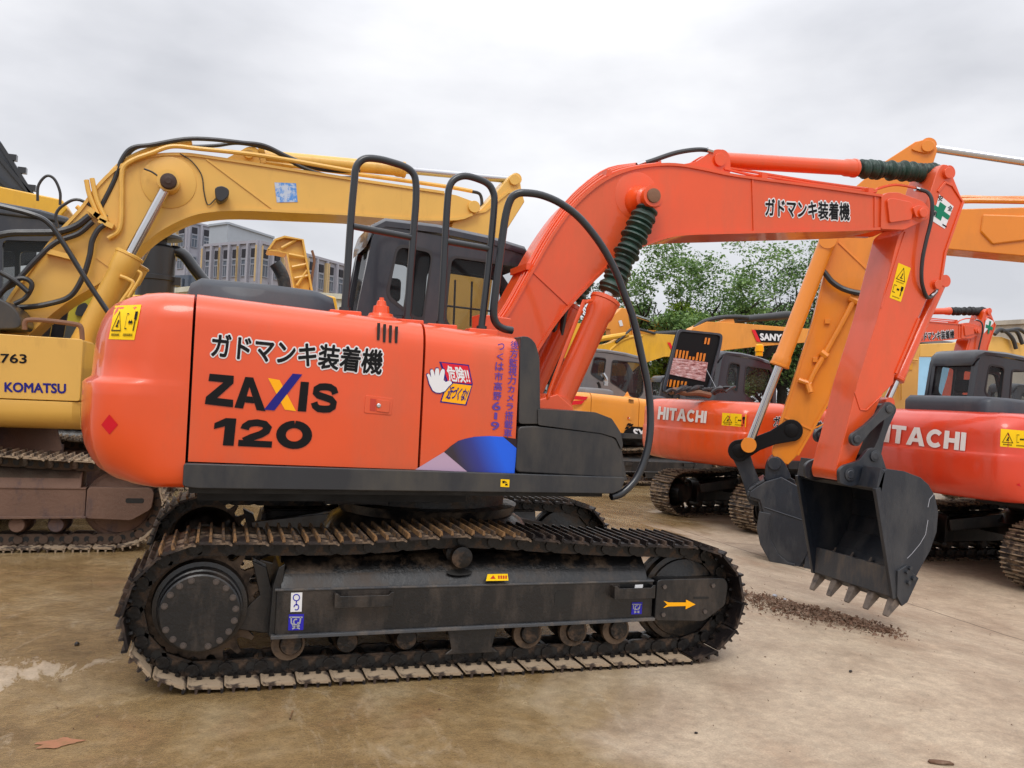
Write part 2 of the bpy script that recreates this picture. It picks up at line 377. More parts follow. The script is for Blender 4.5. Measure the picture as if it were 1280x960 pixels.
# ------------------------------------------------------------------ crawler tracks
def track_path(n=44, big=1.):
    P = []
    sc, ic, Rs, Ri = (0., .40), (2.87, .375), .375, .35
    for i in range(12): P.append((2.87-2.87*i/12., .025))
    for i in range(25): a = math.radians(270-180*i/24); P.append((sc[0]+Rs*math.cos(a), sc[1]+Rs*math.sin(a)))
    P += [(.3, .772), (.58, .768), (.85, .772), (1.1, .79), (1.38, .806), (1.66, .79), (1.95, .768), (2.3, .745), (2.6, .735)]
    for i in range(25): a = math.radians(90-180*i/24); P.append((ic[0]+Ri*math.cos(a), ic[1]+Ri*math.sin(a)))
    P = [Vector(p) for p in P]; L = [0]
    for i in range(len(P)): L.append(L[-1]+(P[(i+1) % len(P)]-P[i]).length)
    out = []
    def at(s):
        s %= L[-1]
        for i in range(len(P)):
            if L[i+1] >= s: return P[i].lerp(P[(i+1) % len(P)], (s-L[i])/max(1e-9, L[i+1]-L[i]))
        return P[0]
    h = L[-1]/n
    for k in range(n):
        a = at(k*h); b = at((k+1)*h); c = (a+b)/2; out.append((c.x, c.y, math.atan2(b.y-a.y, b.x-a.x), (b-a).length))
    return out
def shoe_mb(detail=True, mats=3, w=.5, mb=None, xf=None):
    mb = mb or MB(); s0 = len(mb.v); hw = w/2
    def box(x0, x1, y0, y1, z0, z1, m): mb.cur = m; mb.box(x0, x1, y0, y1, z0, z1)
    mb.cur = 0; mb.prism([(-.08, -.002), (-.066, -.012), (.062, -.012), (.078, -.022), (.083, -.014), (.07, 0), (-.078, .006)], -hw, hw)
    for gx in (-.076, -.018, .04):
        mb.cur = 1; mb.prism([(gx-.0085, -.002), (gx+.0085, -.002), (gx+.005, .026), (gx-.005, .026)], -hw, hw)
    if detail:
        for y in (-.085, .085):
            mb.cur = 2
            mb.prism([(-.098, -.04), (-.085, -.012), (.07, -.012), (.098, -.04), (.095, -.085), (.06, -.098), (-.06, -.098), (-.09, -.085)], y-.013, y+.013)
            for bx in (-.042, .042): mb.cur = 3; mb.cyl((bx, y-.0145, -.056), (bx, y+.0145, -.056), .026, n=10); mb.cur = 2; mb.cyl((bx, y-.022, -.03), (bx, y+.022, -.03), .013, n=6)  # near-black discs paint the shade of the link holes
        mb.cyl((-.087, -.112, -.055), (-.087, .112, -.055), .034, n=10)
        for bx in (-.03, .03): mb.cyl((bx, -.13, -.012), (bx, -.13, -.03), .014, n=6); mb.cyl((bx, .13, -.012), (bx, .13, -.03), .014, n=6)
    if xf is not None:
        for i in range(s0, len(mb.v)): mb.v[i] = tuple(xf@Vector(mb.v[i]))
    return mb
SH = {}
def shoe_mesh(kind):
    if kind not in SH:
        SH[kind] = shoe_mb().mesh('track_shoe', {'rust': ['shoe', 'rust', 'chain', 'gap_shade'], 'dark': ['shoe_dark', 'shoe_dark', 'chain', 'gap_shade'], 'low': ['mudshoe', 'shoe_dark', 'chain', 'gap_shade']}[kind], angle=30)
    return SH[kind]
def build_track(root, y0, individual=True, shoemats=('shoe', 'mudshoe', 'chain'), fm='frame', near=True):
    """one crawler track: y0 is its outer edge; returns the track part"""
    yc = y0+.25; sgn = 1 if near else -1
    def Y(v): return yc+sgn*(v-.25)       # v measured inward from the outer edge
    # the frame is the parent part
    f = MB(); a, b = Y(.085), Y(.42)
    f.prism([(.38, .25), (2.62, .27), (2.62, .505), (.38, .505)], a, b)
    f.loft([[(x, Y(v), z) for v, z in ((.085, .505), (.12, .575), (.19, .64), (.28, .665), (.38, .64), (.42, .5))] for x in (.40, 1.0, 2.0, 2.58)], closed=True)
    f.prism([(.35, .25), (.385, .25), (.42, .64), (.385, .62), (.36, .52)], Y(.1), Y(.44))
    f.prism([(.13, .28), (.36, .24), (.38, .42), (.33, .6), (.25, .64), (.3, .45)], Y(.2), Y(.3))
    tr = f.obj('track', [fm], root, bevel=.006)
    for sh, a_, b_ in (([(.36, .245), (2.63, .262), (2.63, .28), (.36, .264)], .062, .2), ([(.37, .497), (2.62, .497), (2.62, .509), (.37, .509)], .078, .15)): l = MB(); l.prism(sh, Y(a_), Y(b_)); l.obj('frame_edge', 'lip' if fm == 'frame' else fm, tr, bevel=.003)  # worn edge steel, lighter so its colour also carries the edge highlight
    if fm == 'frame':
        for bx, bz in ((2.68, .47), (2.68, .3), (3.02, .47), (2.97, .31)): l = MB(); l.cyl((bx, Y(.048), bz), (bx, Y(.06), bz), .014, n=6); l.obj('yoke_bolt', 'boltsteel', tr)
    ft = MB(); ft.loft([[(x, Y(v), z) for v, z in ((.09, .512), (.125, .58), (.19, .648), (.28, .672), (.37, .648), (.36, .52))] for x in (.42, 1.0, 2.0, 2.56)]); ft.obj('top_plate', 'frametop' if fm == 'frame' else 'mud', tr)
    y = MB(); yk = roundpoly([(2.625, .262), (2.97, .245), (3.12, .34), (3.135, .47), (3.11, .515), (2.63, .515)], .03, 3)
    y.prism(yk, Y(.06), Y(.16)); y.prism([(2.63, .3), (2.9, .3), (2.9, .46), (2.63, .46)], Y(.16), Y(.4)); y.obj('idler_yoke', fm, tr, bevel=.012)
    if fm == 'frame':
        h = MB()
        for cx, cz, rx, rz, yy in ((2.02, .41, .05, .05, .083),): h.add([(cx+rx*math.copysign(abs(math.cos(q))**.6, math.cos(q)), Y(yy), cz+rz*math.copysign(abs(math.sin(q))**.6, math.sin(q))) for q in [2*math.pi*i/20 for i in range(20)]], [tuple(range(20))])
        h.obj('access_hole', 'gap_shade', tr)  # flat near-black patch, the hole's shade painted on the frame
        for x0, x1 in ((.68, 1.0), (2.33, 2.6)):
            s = MB(); s.prism([(x0, .41), (x1, .41), (x1, .49), (x1-.015, .49), (x1-.03, .475), (x0+.03, .475), (x0+.015, .49), (x0, .49)], Y(.02), Y(.028)); s.box(x0, x0+.012, Y(.028), Y(.09), .41, .485); s.box(x1-.012, x1, Y(.028), Y(.09), .41, .485)
            s.obj('step', fm, tr, bevel=.003)
    # sprocket with teeth, hub motor cover and bolts
    g = MB(); pts = []
    for k in range(21):
        for dq, r in ((-.5, .27), (-.28, .28), (-.1, .335), (.1, .335), (.28, .28)):
            q = 2*math.pi*(k+dq)/21; pts.append((r*math.cos(q), .4+r*math.sin(q)))
    g.prism(pts, Y(.225), Y(.275)); sp = g.obj('sprocket', 'toothsteel', tr)
    hb = MB(); d = sgn
    hb.rev((0, Y(.03), .405), (0, Y(.5), .405), [(0, .0), (0, .192), (.006, .2), (.06, .204), (.065, .212), (.13, .216), (.135, .238), (.19, .242), (.2, .25), (.24, .25), (.40, .18), (.46, .15)], 40)
    hub = hb.obj('hub_cover', 'frame' if fm == 'frame' else fm, sp)
    bl = MB()
    for k in range(18):
        if k in (4, 9, 13): continue
        q = 2*math.pi*(k+.3)/18; x, z = .176*math.cos(q), .405+.176*math.sin(q); bl.cyl((x, Y(.016), z), (x, Y(.04), z), .011, n=6); bl.cyl((x, Y(.026), z), (x, Y(.04), z), .017, n=12)
    bl.obj('hub_bolts', 'boltsteel', hub)
    i = MB(); i.rev((2.87, Y(.1), .375), (2.87, Y(.42), .375), [(0, .06), (0, .1), (.03, .12), (.05, .2), (.06, .24), (.075, .245), (.08, .275), (.12, .28), (.125, .3), (.17, .3), (.175, .28), (.22, .27), (.24, .1), (.3, .08)], 36)
    i.obj('idler', 'frametop' if fm == 'frame' else fm, tr)
    rl = None
    for x in (.47, .77, 1.1, 1.47, 1.84, 2.13, 2.41):
        r = MB(); r.rev((x, Y(.1), .205), (x, Y(.4), .205), [(0, .02), (0, .055), (.015, .062), (.03, .066), (.09, .07), (.1, .07), (.2, .07), (.21, .088), (.27, .088), (.3, .05)], 20); r.obj('roller', 'chain' if fm == 'frame' else fm, tr)
    for x in (.47, 2.13, 1.84, 2.41):
        if fm != 'frame': break
        r = MB(); r.rev((x-.014, Y(.118), .203), (x-.014, Y(.15), .203), [(0, .062), (.0, .088), (.03, .09)], 24); r.obj('roller_rim', 'toothsteel', tr)
    gd = MB(); gd.prism([(1.33, .26), (1.63, .26), (1.6, .14), (1.64, .11), (1.32, .11), (1.36, .14)], Y(.09), Y(.1)); gd.obj('chain_guide', fm, tr, bevel=.005)
    c = MB(); c.rev((1.39, Y(.06), .665), (1.39, Y(.4), .665), [(0, .02), (0, .035), (.006, .06), (.05, .062), (.06, .04), (.1, .04), (.12, .066), (.2, .066), (.22, .04), (.34, .04)], 20); c.box(1.34, 1.42, Y(.25), Y(.42), .5, .68)
    c.obj('carrier_roller', 'chain' if fm == 'frame' else fm, tr)
    path = track_path()
    if individual:
        for k, (x, z, th, ln) in enumerate(path):
            kind = 'low' if z < .22 and x < 2.95 else ('rust' if x < 1.78 and z > .66 else 'dark')
            o = bpy.data.objects.new('track_shoe', shoe_mesh(kind)); COL.objects.link(o); o.parent = tr; o.location = (x, yc, z); o.rotation_euler = (0, -th, 0); o.scale = (ln/.168, 1, 1)
    else:
        mb = MB()
        for x, z, th, ln in path: shoe_mb(mb=mb, xf=Matrix.Translation((x, yc, z))@Matrix.Rotation(-th, 4, 'Y'))
        mb.obj('shoes', list(shoemats)+['gap_shade'], tr, angle=30)
    return tr
def undercarriage(root, y0=.06, gauge=1.99, individual=True, shoemats=('shoe', 'mudshoe', 'chain'), fm='frame'):
    a = build_track(root, y0, individual, shoemats, fm, True)
    b = build_track(root, y0+gauge, False if not individual else True, shoemats, fm, False)
    c = MB(); yc = y0+.25+gauge/2
    c.box(.95, 1.95, y0+.45, y0+gauge+.05, .42, .68); c.loft([[(1.45+sx*r, yc+sy*r, z) for sx, sy in [(math.cos(q), math.sin(q)) for q in [2*math.pi*i/24 for i in range(24)]]] for r, z in ((.75, .6), (.66, .74), (.55, .8))])
    for s in (-1, 1):
        for dx in (-1, 1): c.beam((1.45+dx*.35, yc+s*.35, .66), (1.45+dx*1.05, yc+s*.82, .5), .3, .16)
    c.obj('lower_frame', fm, root, bevel=.01)
    t = MB(); t.rev((1.45, yc, .78), (1.45, yc, 1.06), [(0, .6), (.06, .62), (.07, .53), (.28, .53)], 48); t.obj('swing_bearing', 'frametop' if fm == 'frame' else 'mud', root)
    return a
# ------------------------------------------------------------------ orange excavator superstructure (drawn in its own frame)
YN = .2
def cw_mb(xf, rear=0., width=0., stretch=1., g=1.):
    out = [(-.112, .2), (-.25, .2), (-.33, .203), (-.42, .218), (-.50, .25), (-.57, .30), (-.60, .37), (-.635, .47), (-.67, .62), (-.705, .85), (-.73, 1.08)]
    out = out+[(-.74, 1.31)]+[(x, 2.62-y) for x, y in reversed(out)]
    out = [(-.112+(x+.112)*stretch-(rear if x < -.3 else 0), y) for x, y in out]
    n = len(out); w = []
    for i, (x, y) in enumerate(out): d = min(i, n-1-i); w.append(min(1., max(0., (d-1)/3.)))
    nor = []
    for i in range(n):
        a = Vector(out[max(0, i-1)]); b = Vector(out[min(n-1, i+1)]); d = (b-a).normalized(); nor.append(Vector((d.y, -d.x)))
    lev = [(1.03, .22, .05), (1.04, .19, .02), (1.06, .14, .008), (1.10, .092, 0), (1.15, .055, 0), (1.22, .022, 0), (1.30, .006, 0), (1.40, 0, 0), (1.50, 0, 0), (1.558, .0, 0), (1.575, .012, 0), (1.588, .034, 0), (1.60, .045, 0), (1.70, .05, 0), (1.82, .06, 0), (1.91, .078, .004), (1.96, .09, .015), (2.0, .105, .036), (2.03, .125, .07), (2.052, .15, .13), (2.062, .16, .2), (2.066, .18, .32)]
    secs = []
    for z, r, a in lev:
        if z > 1.56: r = r*g+(.0 if z < 1.95 else (1-g)*.05)
        if g < 1 and z < 1.4: r *= .8
        q = []
        for i, (x, y) in enumerate(out):
            nn = nor[i]; wi = w[i]; inn = Vector((-nn.x, -nn.y))
            if (Vector((.5, 1.31))-Vector((x, y))).dot(inn) < 0: inn = -inn
            k = a if i not in (0, n-1) else 0
            dx, dy = inn.x*(r*wi+a), inn.y*(r*wi+a)
            if i in (0, n-1): dx = 0; dy = (a if i == 0 else -a)
            elif i in (1, n-2): dx = 0
            q.append((x+dx, y+dy, z))
        q.append((-.112, 2.42-a, z)) if False else None
        secs.append(q)
    mb = MB(xf); mb.loft(secs); return mb
def panel_mb(xf, x0, x1, zt0, zt1, zb0, zb1, far=False, n=4):
    mb = MB(xf); secs = []
    def Y(y): return 2.62-y if far else y
    for i in range(n+1):
        t = i/n; x = x0+(x1-x0)*t; zt = zt0+(zt1-zt0)*t; zb = zb0+(zb1-zb0)*t
        secs.append([(x, Y(y), z) for y, z in ((.2, zb), (.2, 1.5), (.2, zt-.2), (.203, zt-.14), (.215, zt-.085), (.24, zt-.042), (.28, zt-.014), (.34, zt), (.62, zt+.006), (.62, zb))])
    mb.loft(secs); return mb
def upper(root, xf=None, paintm='orange', rear=0., stretch=1., decals=True, hood='closed', main=False, g=1., cxf=None, hxf=None):
    X = lambda l, y=YN: W0.xz(l, y)
    cwm = cw_mb(xf, rear, 0, stretch, g); cw = cwm.obj('counterweight', paintm, root, angle=50)
    core = MB(xf); core.box(-.09, 2.3, .26, 2.36, 1.0, 1.16); core.box(-.105, 1.68, .27, 2.35, 1.16, 1.86); core.box(-.05, 1.5, .5, 1.2, .93, 1.0); core.obj('main_frame', 'gap_shade', root)
    d1 = panel_mb(xf, -.098, 1.122, 2.06, 1.993, 1.172, 1.152).obj('engine_door', paintm, root, angle=50)
    d2 = panel_mb(xf, 1.136, 1.70, 1.992, 1.945, 1.152, 1.146).obj('storage_door', paintm, root, angle=50)
    panel_mb(xf, -.098, .9, 2.06, 2.0, 1.172, 1.152, True).obj('far_side_panel', paintm, root, angle=50)
    tp = MB(xf); tp.prism([(-.11, 1.9), (1.7, 1.85), (1.7, 1.94), (-.11, 2.045)], .5, 2.1); tp.obj('top_deck', paintm, root, bevel=.01)
    sk = MB(xf); sk.prism(roundpoly([(-.118, 1.045), (-.05, 1.035), (2.33, 1.03), (2.385, 1.055), (2.405, 1.115), (2.40, 1.132), (1.7, 1.142), (-.118, 1.166)], .015, 2), .165, .5); sk.obj('side_skirt', 'skirt', root, bevel=.022, seg=3); sk = MB(xf); sk.prism([(-.118, 1.045), (2.35, 1.03), (2.40, 1.13), (-.118, 1.16)], 2.1, 2.455); sk.obj('side_skirt', 'skirt', root, bevel=.022, seg=3)
    fb = MB(xf); fb.prism(roundpoly(X([(643.5, 590), (647, 533), (669, 532), (750, 541), (768, 547), (774, 560), (780, 598)]), .03, 4), .185, .9); fuel = fb.obj('fuel_tank_cover', 'blackpaint', root, bevel=.018, seg=3)
    ld = MB(xf); ld.prism(roundpoly(X([(671, 531), (671, 511), (742, 515), (763, 523), (774, 540), (777, 556), (775, 562), (768, 547), (750, 541.5)]), .012, 3), .178, 1.0)
    ld.prism(X([(768, 545), (775, 556), (783, 600), (776, 600)]), .19, .9); ld.obj('tank_lid', 'blackpaint', root, bevel=.012, seg=3)
    tr = MB(xf); tr.prism(roundpoly(X([(650, 420), (661, 421), (669, 429), (674, 448), (675, 530), (648, 530)]), .02, 3), .19, .9); tr.obj('corner_trim', 'blackpaint', root, bevel=.02, seg=3)
    # louvre slots (near-black strips, slot shade put into the colour) and lock
    lv = MB(xf)
    for i, px in enumerate((474, 481.5, 489, 496.5)):
        q = W0.pt(px, 400, YN)[0]; lv.box(q-.007, q+.007, YN-.0025, YN+.02, 1.86 if i else 1.87, 1.965-i*.004)
    lv.obj('louvre', 'gap_shade', d1)
    lk = MB(xf); lk.prism(roundpoly(X([(455, 516), (457, 494), (491, 498), (489, 519)]), .008, 2), YN-.004, YN+.01); l1 = lk.obj('lock_plate', paintm, d1, bevel=.002)
    lk = MB(xf); lk.prism(X([(462, 513), (463, 498), (470, 499), (469, 514)]), YN-.006, YN); lk.obj('latch_recess', 'dark_orange', l1); lk = MB(xf); lk.prism(roundpoly(X([(470, 514), (471, 499), (487, 501), (486, 516)]), .006, 2), YN-.010, YN); lk.obj('latch_handle', paintm, l1, bevel=.002)
    c = W0.pt(473, 507, YN); lk = MB(xf); lk.rev((c[0], YN-.016, c[2]), (c[0], YN, c[2]), [(0, .008), (.003, .012), (.016, .014)], 16); lk.obj('lock_cylinder', 'steel', l1)
    # hood, exhaust
    hx = MB(hxf or xf)
    if hood != 'open':
        secs = []
        for x, zt, dy in ((-.17, 2.10, .12), (-.15, 2.16, .05), (-.09, 2.19, .0), (.3, 2.185, 0), (.56, 2.17, 0), (.66, 2.14, .03), (.70, 2.04, .1)):
            secs.append([(x, .62+dy, 1.98), (x, .62+dy, zt-.05), (x, .66+dy, zt-.012), (x, .72+dy, zt), (x, 1.85-dy, zt), (x, 1.92-dy, zt-.05), (x, 1.92-dy, 1.98)])
        hx.loft(secs); hx.obj('engine_hood', 'hoodgrey', root, angle=50)
    ex = MB(xf)
    if hood != 'open':
        ex.tube([W0.pt(a, b, .85) for a, b in ((356, 392), (356, 372), (355.5, 355), (352, 342), (344, 329))], .038, 14, sub=5); e = ex.obj('exhaust_pipe', 'frametop', root)
        q = W0.pt(344.4, 329.6, .85); p = W0.pt(343.2, 328, .85)
    else:
        ex.tube([(.95, .7, 1.95), (.92, .7, 2.05), (.86, .7, 2.12), (.74, .68, 2.19)], .05, 14); ex.obj('exhaust_pipe', 'chain', root)
    # cab
    cab(root, cxf or xf)
    # cap
    if main or True:
        kp = MB(xf); b = W0.pt(477, 391, .4); kp.rev((b[0], .42, 1.99), (b[0], .42, 2.2), [(0, .13), (.015, .13), (.03, .075), (.045, .07), (.05, .05), (.09, .045), (.095, .03), (.12, .025), (.125, .015), (.14, .013)], 16); kp.obj('filler_cap', paintm, root)
    return dict(cw=cw, cwm=cwm, d1=d1, d2=d2, fuel=fuel)
def cab(root, xf, roofm='cabpaint', x=0., paintm='cabpaint'):
    """cab on the far side: side walls with window openings, rear and front frames, roof"""
    ya, yb = 1.65, 2.46
    S = lambda l: [(p[0], p[1]) for p in W0.xz(l, ya)]
    outer = roundpoly([(.93, 1.16)]+S([(446, 390), (466, 294)])+[(1.1, 2.785)]+[(2.20, 2.70), (2.36, 2.5), (2.44, 1.8), (2.34, 1.16)], .06, 4)
    w1 = roundpoly(S([(497, 306), (541, 314), (529, 400), (518, 397), (483, 370)]), .06, 4); w2 = roundpoly(S([(563, 320), (643, 331)])+[(2.24, 2.58), (2.33, 2.3), (2.33, 1.9), (2.2, 1.75)]+S([(555, 403)]), .06, 4)
    t3 = lambda l, y: [(a, y, b) for a, b in l]
    for k, y in enumerate((ya, yb)):
        mb = MB(xf); mb.holed(t3(outer, y), [t3(w1, y), t3(w2, y)], (0, .05 if k == 0 else -.05, 0)); o = mb.obj('cab' if k == 0 else 'cab_wall', 'cabpaint', root if k == 0 else cabo, bevel=.012)
        if k == 0: cabo = o
        for w, nm in ((w1, 'rear_side_window'), (w2, 'door_window')):
            g = MB(xf); g.add([(a, y+(.022 if k == 0 else -.022), b) for a, b in w], [tuple(range(len(w)))]); g.obj(nm, 'glass', cabo, smooth=False)
            sl = MB(xf); yy = y-.004 if k == 0 else y+.004; big = [Vector(p) for p in w]; cx = sum((p for p in big), Vector((0, 0)))/len(big)
            ow = [tuple(p+(p-cx).normalized()*.012) for p in big]; iw = [tuple(p-(p-cx).normalized()*.014) for p in big]
            sl.holed(t3(ow, yy), [t3(iw, yy)], (0, .012 if k == 0 else -.012, 0)); sl.obj('window_seal', 'rubber', cabo)
    # rear wall leaning a little, with its window
    b0 = (.93, 1.9); t0 = S([(466, 294)])[0]
    def R(u, v, d=0.): return (b0[0]+(t0[0]-b0[0])*v+d, ya+.05+(yb-ya-.1)*u, b0[1]+(t0[1]-b0[1])*v)
    mb = MB(xf); mb.holed([R(0, -.9), R(1, -.9), R(1, 1.12), R(0, 1.12)], [[R(*p) for p in roundpoly([(.08, .1), (.92, .1), (.92, .95), (.08, .95)], .08, 3)]], (.04, 0, 0)); rw = mb.obj('cab_rear_frame', 'cabpaint', cabo)
    g = MB(xf); g.add([R(*p, .02) for p in roundpoly([(.08, .1), (.92, .1), (.92, .95), (.08, .95)], .08, 3)], [tuple(range(16))]); g.obj('rear_window', 'glass', cabo, smooth=False)
    f = MB(xf)
    for p, q in (((2.2, 2.68), (2.4, 2.4)), ((2.4, 2.4), (2.44, 1.8)), ((2.44, 1.8), (2.34, 1.2))):
        for y in (ya+.03, yb-.03): f.beam((p[0]-.02, y, p[1]), (q[0]-.02, y, q[1]), .05, .05)
    f.box(2.3, 2.34, ya, yb, 1.16, 1.7); f.obj('windscreen_frame', 'cabpaint', cabo)
    rf = MB(xf); secs = []
    for x, z, d in ((1.0, 2.70, .08), (1.03, 2.79, .02), (1.12, 2.845, -.01), (1.5, 2.84, -.015), (1.9, 2.80, -.015), (2.2, 2.745, -.01), (2.27, 2.68, .04)):
        secs.append([(x, ya+d, z-.07), (x, ya+d, z-.03), (x, ya+d+.03, z-.004), (x, ya+.12, z+.006), (x, yb-.12, z+.006), (x, yb-d-.03, z-.004), (x, yb-d, z-.03), (x, yb-d, z-.07)])
    rf.loft(secs); rf.obj('cab_roof', 'cabpaint', cabo, angle=45)
    s = MB(xf); s.box(1.35, 1.75, 1.85, 2.3, 1.55, 1.68); s.prism([(1.3, 1.6), (1.42, 1.62), (1.32, 2.25), (1.22, 2.22)], 1.86, 2.29); s.box(1.2, 1.32, 1.95, 2.2, 2.27, 2.45); s.obj('seat', 'seatfab', cabo, bevel=.03)
    s = MB(xf); s.box(.98, 2.3, ya+.06, yb-.06, 1.16, 1.3); s.box(1.5, 1.9, ya+.08, ya+.24, 1.3, 1.75); s.box(1.2, 1.9, 2.3, 2.4, 1.3, 1.75); s.box(2.05, 2.3, ya+.1, 2.0, 1.3, 1.9); s.cyl((1.75, 1.78, 1.75), (1.8, 1.78, 1.98), .02); s.obj('console', 'interior', cabo, bevel=.01)
    return cabo
# ------------------------------------------------------------------ boom, arm and bucket of the orange machines
UE = [(612, 425), (626, 405), (640, 384), (667, 335), (690, 295), (715, 260), (740, 236), (765, 220), (795, 210), (826, 206), (852, 207), (885, 213), (920, 220), (1010, 232), (1102, 245)]
LE = [(1099, 286), (1050, 288), (1000, 289), (920, 291), (855, 293), (825, 299), (795, 311), (770, 326), (752, 340), (725, 367), (697, 399), (670, 440), (650, 475), (632, 505), (612, 505)]
def curve2(l, sub=3):
    P = [Vector(p) for p in l]; Q = []
    for i in range(len(P)-1):
        a = P[i-1] if i else P[0]*2-P[1]; b, c = P[i], P[i+1]; e = P[i+2] if i+2 < len(P) else P[-1]*2-P[-2]
        for k in range(sub):
            t = k/sub; Q.append(tuple(.5*((2*b)+(c-a)*t+(2*a-5*b+4*c-e)*t*t+(-a+3*b-3*c+e)*t**3)))
    return Q+[tuple(P[-1])]
def band(mb, line, y0, y1, th):
    """a flange plate following an edge line of (x,z)"""
    for q in range(1):
        L = []; R = []
        for i, p in enumerate(line):
            p = Vector(p); a = Vector(line[max(i-1, 0)]); b = Vector(line[min(i+1, len(line)-1)]); d = (b-a).normalized(); n = Vector((-d.y, d.x))*th/2
            L.append(p+n); R.append(p-n)
        mb.loft([[(l.x, y0, l.y), (l.x, y1, l.y), (r.x, y1, r.y), (r.x, y0, r.y)] for l, r in zip(L, R)])
def ram(root, p0, p1, split, rb, rr, pm, bootm=None, xf=None, name='cylinder', bootr=None, head=.12):
    """hydraulic cylinder from barrel end p0 to rod end p1; split = share of the length that is barrel"""
    p0 = Vector(p0); p1 = Vector(p1); L = (p1-p0).length; d = (p1-p0)/L; Lb = L*split
    b = MB(xf); b.rev(p0, p1, [(0, rb*.6), (.02, rb), (Lb-head-.03, rb), (Lb-head, rb*1.14), (Lb-.035, rb*1.16), (Lb-.03, rb*1.24), (Lb-.008, rb*1.24), (Lb, rb*1.1), (Lb+.004, rr)], 28)
    up = Vector((0, 1, 0)); b.cyl(p0-up*rb*1.1, p0+up*rb*1.1, rb*1.05, n=20)
    o = b.obj(name, pm, root)
    r = MB(xf); r.cyl(p0+d*(Lb-.02), p1, rr, n=20); r.obj('rod', 'steel', o)
    e = MB(xf); e.cyl(p1-up*rb*.9, p1+up*rb*.9, rb*.95, n=20); e.obj('rod_eye', pm, o)
    if bootm:
        bt = MB(xf); s0 = Lb+.03; s1 = L-rb*1.1; n = int((s1-s0)/.042); prof = [(s0, rr+.008)]
        rnd = random.Random(3); off = []
        for i in range(n):
            t = s0+(s1-s0)*(i+.5)/n; k = (bootr or rb*1.15)*(1+rnd.uniform(-.17, .09)); h = (s1-s0)/n
            prof += [(t-h*.42, k*.78), (t-h*.12, k), (t+h*.16, k*.98), (t+h*.4, k*.8)]
        prof.append((s1, rr+.01)); bt.rev(p0, p1, prof, 22)
        for i, v in enumerate(bt.v):   # folds sag a little
            k = (i//22); q = random.Random(k//4).uniform(-.009, .009); bt.v[i] = (v[0]+q, v[1]+q*.7, v[2]+q)
        bt.obj('rod_boot', bootm, o, angle=60)
    return o
def front(root, xf=None, pm='orange', bootm='boot', bucket=True, simple=False):
    yb0, yb1, yc = 1.07, 1.47, 1.27
    ue = curve2(W0.xz(UE, yb0)); le = curve2(W0.xz(LE, yb0))
    m = MB(xf); m.prism(ue+le, yb0, yb1); boom = m.obj('boom', pm, root, angle=30)
    m = MB(xf); band(m, ue, yb0-.016, yb1+.016, .02); band(m, le, yb0-.016, yb1+.016, .02); m.obj('flange', pm, boom)
    m = MB(xf)  # weld seams and reinforcing ring on the side
    for a, b in (((666, 340), (712, 383)), ((940, 224), (942, 290)), ((1093, 246), (1093, 284))):
        p = W0.pt(*a, yb0); q = W0.pt(*b, yb0); m = MB(xf); m.beam((p[0], yb0-.003, p[2]), (q[0], yb0-.003, q[2]), .012, .012); m.obj('weld_seam', pm, boom)
    m = MB(xf); c = W0.pt(796, 245, yb0); m.rev((c[0], yb0-.008, c[2]), (c[0], yb0+.02, c[2]), [(.005, .17), (.007, .175), (.02, .178)], 40)
    m.obj('pin_plate', pm, boom)
    m = MB(xf); c = W0.pt(816, 245, .86); m.rev((c[0], .84, c[2]), (c[0], 1.72, c[2]), [(0, .0), (0, .045), (.01, .048), (.012, .075), (.05, .078), (.07, .06), (.1, .06), (.11, .082), (.16, .08), (.2, .1), (.23, .12), (.65, .12), (.68, .1), (.72, .08), (.78, .06), (.88, .05)], 28)
    m.obj('boom_pin', pm, boom)
    m = MB(xf); m.rev((c[0], .832, c[2]), (c[0], .86, c[2]), [(0, .03), (.004, .05), (.02, .052)], 24); m.obj('pin_cap', 'rustysteel', boom)
    # ear for the arm cylinder
    e = MB(xf); ear = roundpoly(W0.xz([(846, 207), (868, 203), (893, 187), (905, 188), (911, 200), (912, 218)], 1.17), .03, 4); e.prism(ear, 1.15, 1.20); e.prism(ear, 1.36, 1.41); c = W0.pt(899, 200, 1.15); e.cyl((c[0], 1.13, c[2]), (c[0], 1.43, c[2]), .05); e.obj('cylinder_ear', pm, boom, bevel=.006)
    # boom tip bracket
    tip = roundpoly(W0.xz([(1100, 245), (1108, 241), (1121, 241), (1152, 252), (1160, 262), (1158, 274), (1128, 288), (1099, 287)], 1.07), .02, 3); t = MB(xf); t.prism(tip, 1.41, 1.49); t.obj('boom_tip', pm, boom, bevel=.01); t = MB(xf); t.prism(tip, 1.05, 1.13)
    t.prism(roundpoly(W0.xz([(1107, 250), (1112, 248), (1137, 253), (1140, 262), (1137, 275), (1110, 279)], 1.05), .02, 3), 1.028, 1.06); t.obj('boom_tip', pm, boom, bevel=.01)
    t = MB(xf); t.prism(roundpoly(W0.xz([(1139, 260), (1145, 257), (1158, 259), (1160, 266), (1156, 271), (1143, 272)], 1.03), .02, 4), 1.01, 1.05); c = W0.pt(1154, 266, 1.0); t.rev((c[0], .99, c[2]), (c[0], 1.55, c[2]), [(0, .035), (.004, .04), (.05, .04), (.06, .07), (.5, .07), (.56, .05)], 20); t.obj('arm_pin', pm, boom, bevel=.004)
    # arm
    ya0, ya1 = 1.12, 1.42
    arm = W0.xz([(1124, 292), (1131, 286), (1152, 272), (1163, 240), (1172, 213), (1178, 205), (1186, 206), (1192, 222), (1204, 252), (1192, 287), (1181, 316), (1175, 358), (1168, 364), (1160, 371), (1147, 400), (1133, 434), (1118, 470), (1117, 480), (1103, 493), (1087, 532), (1069, 577), (1064, 590), (1057, 600), (1046, 601), (1044, 590), (1057, 540), (1073, 476), (1097, 399)], ya0)
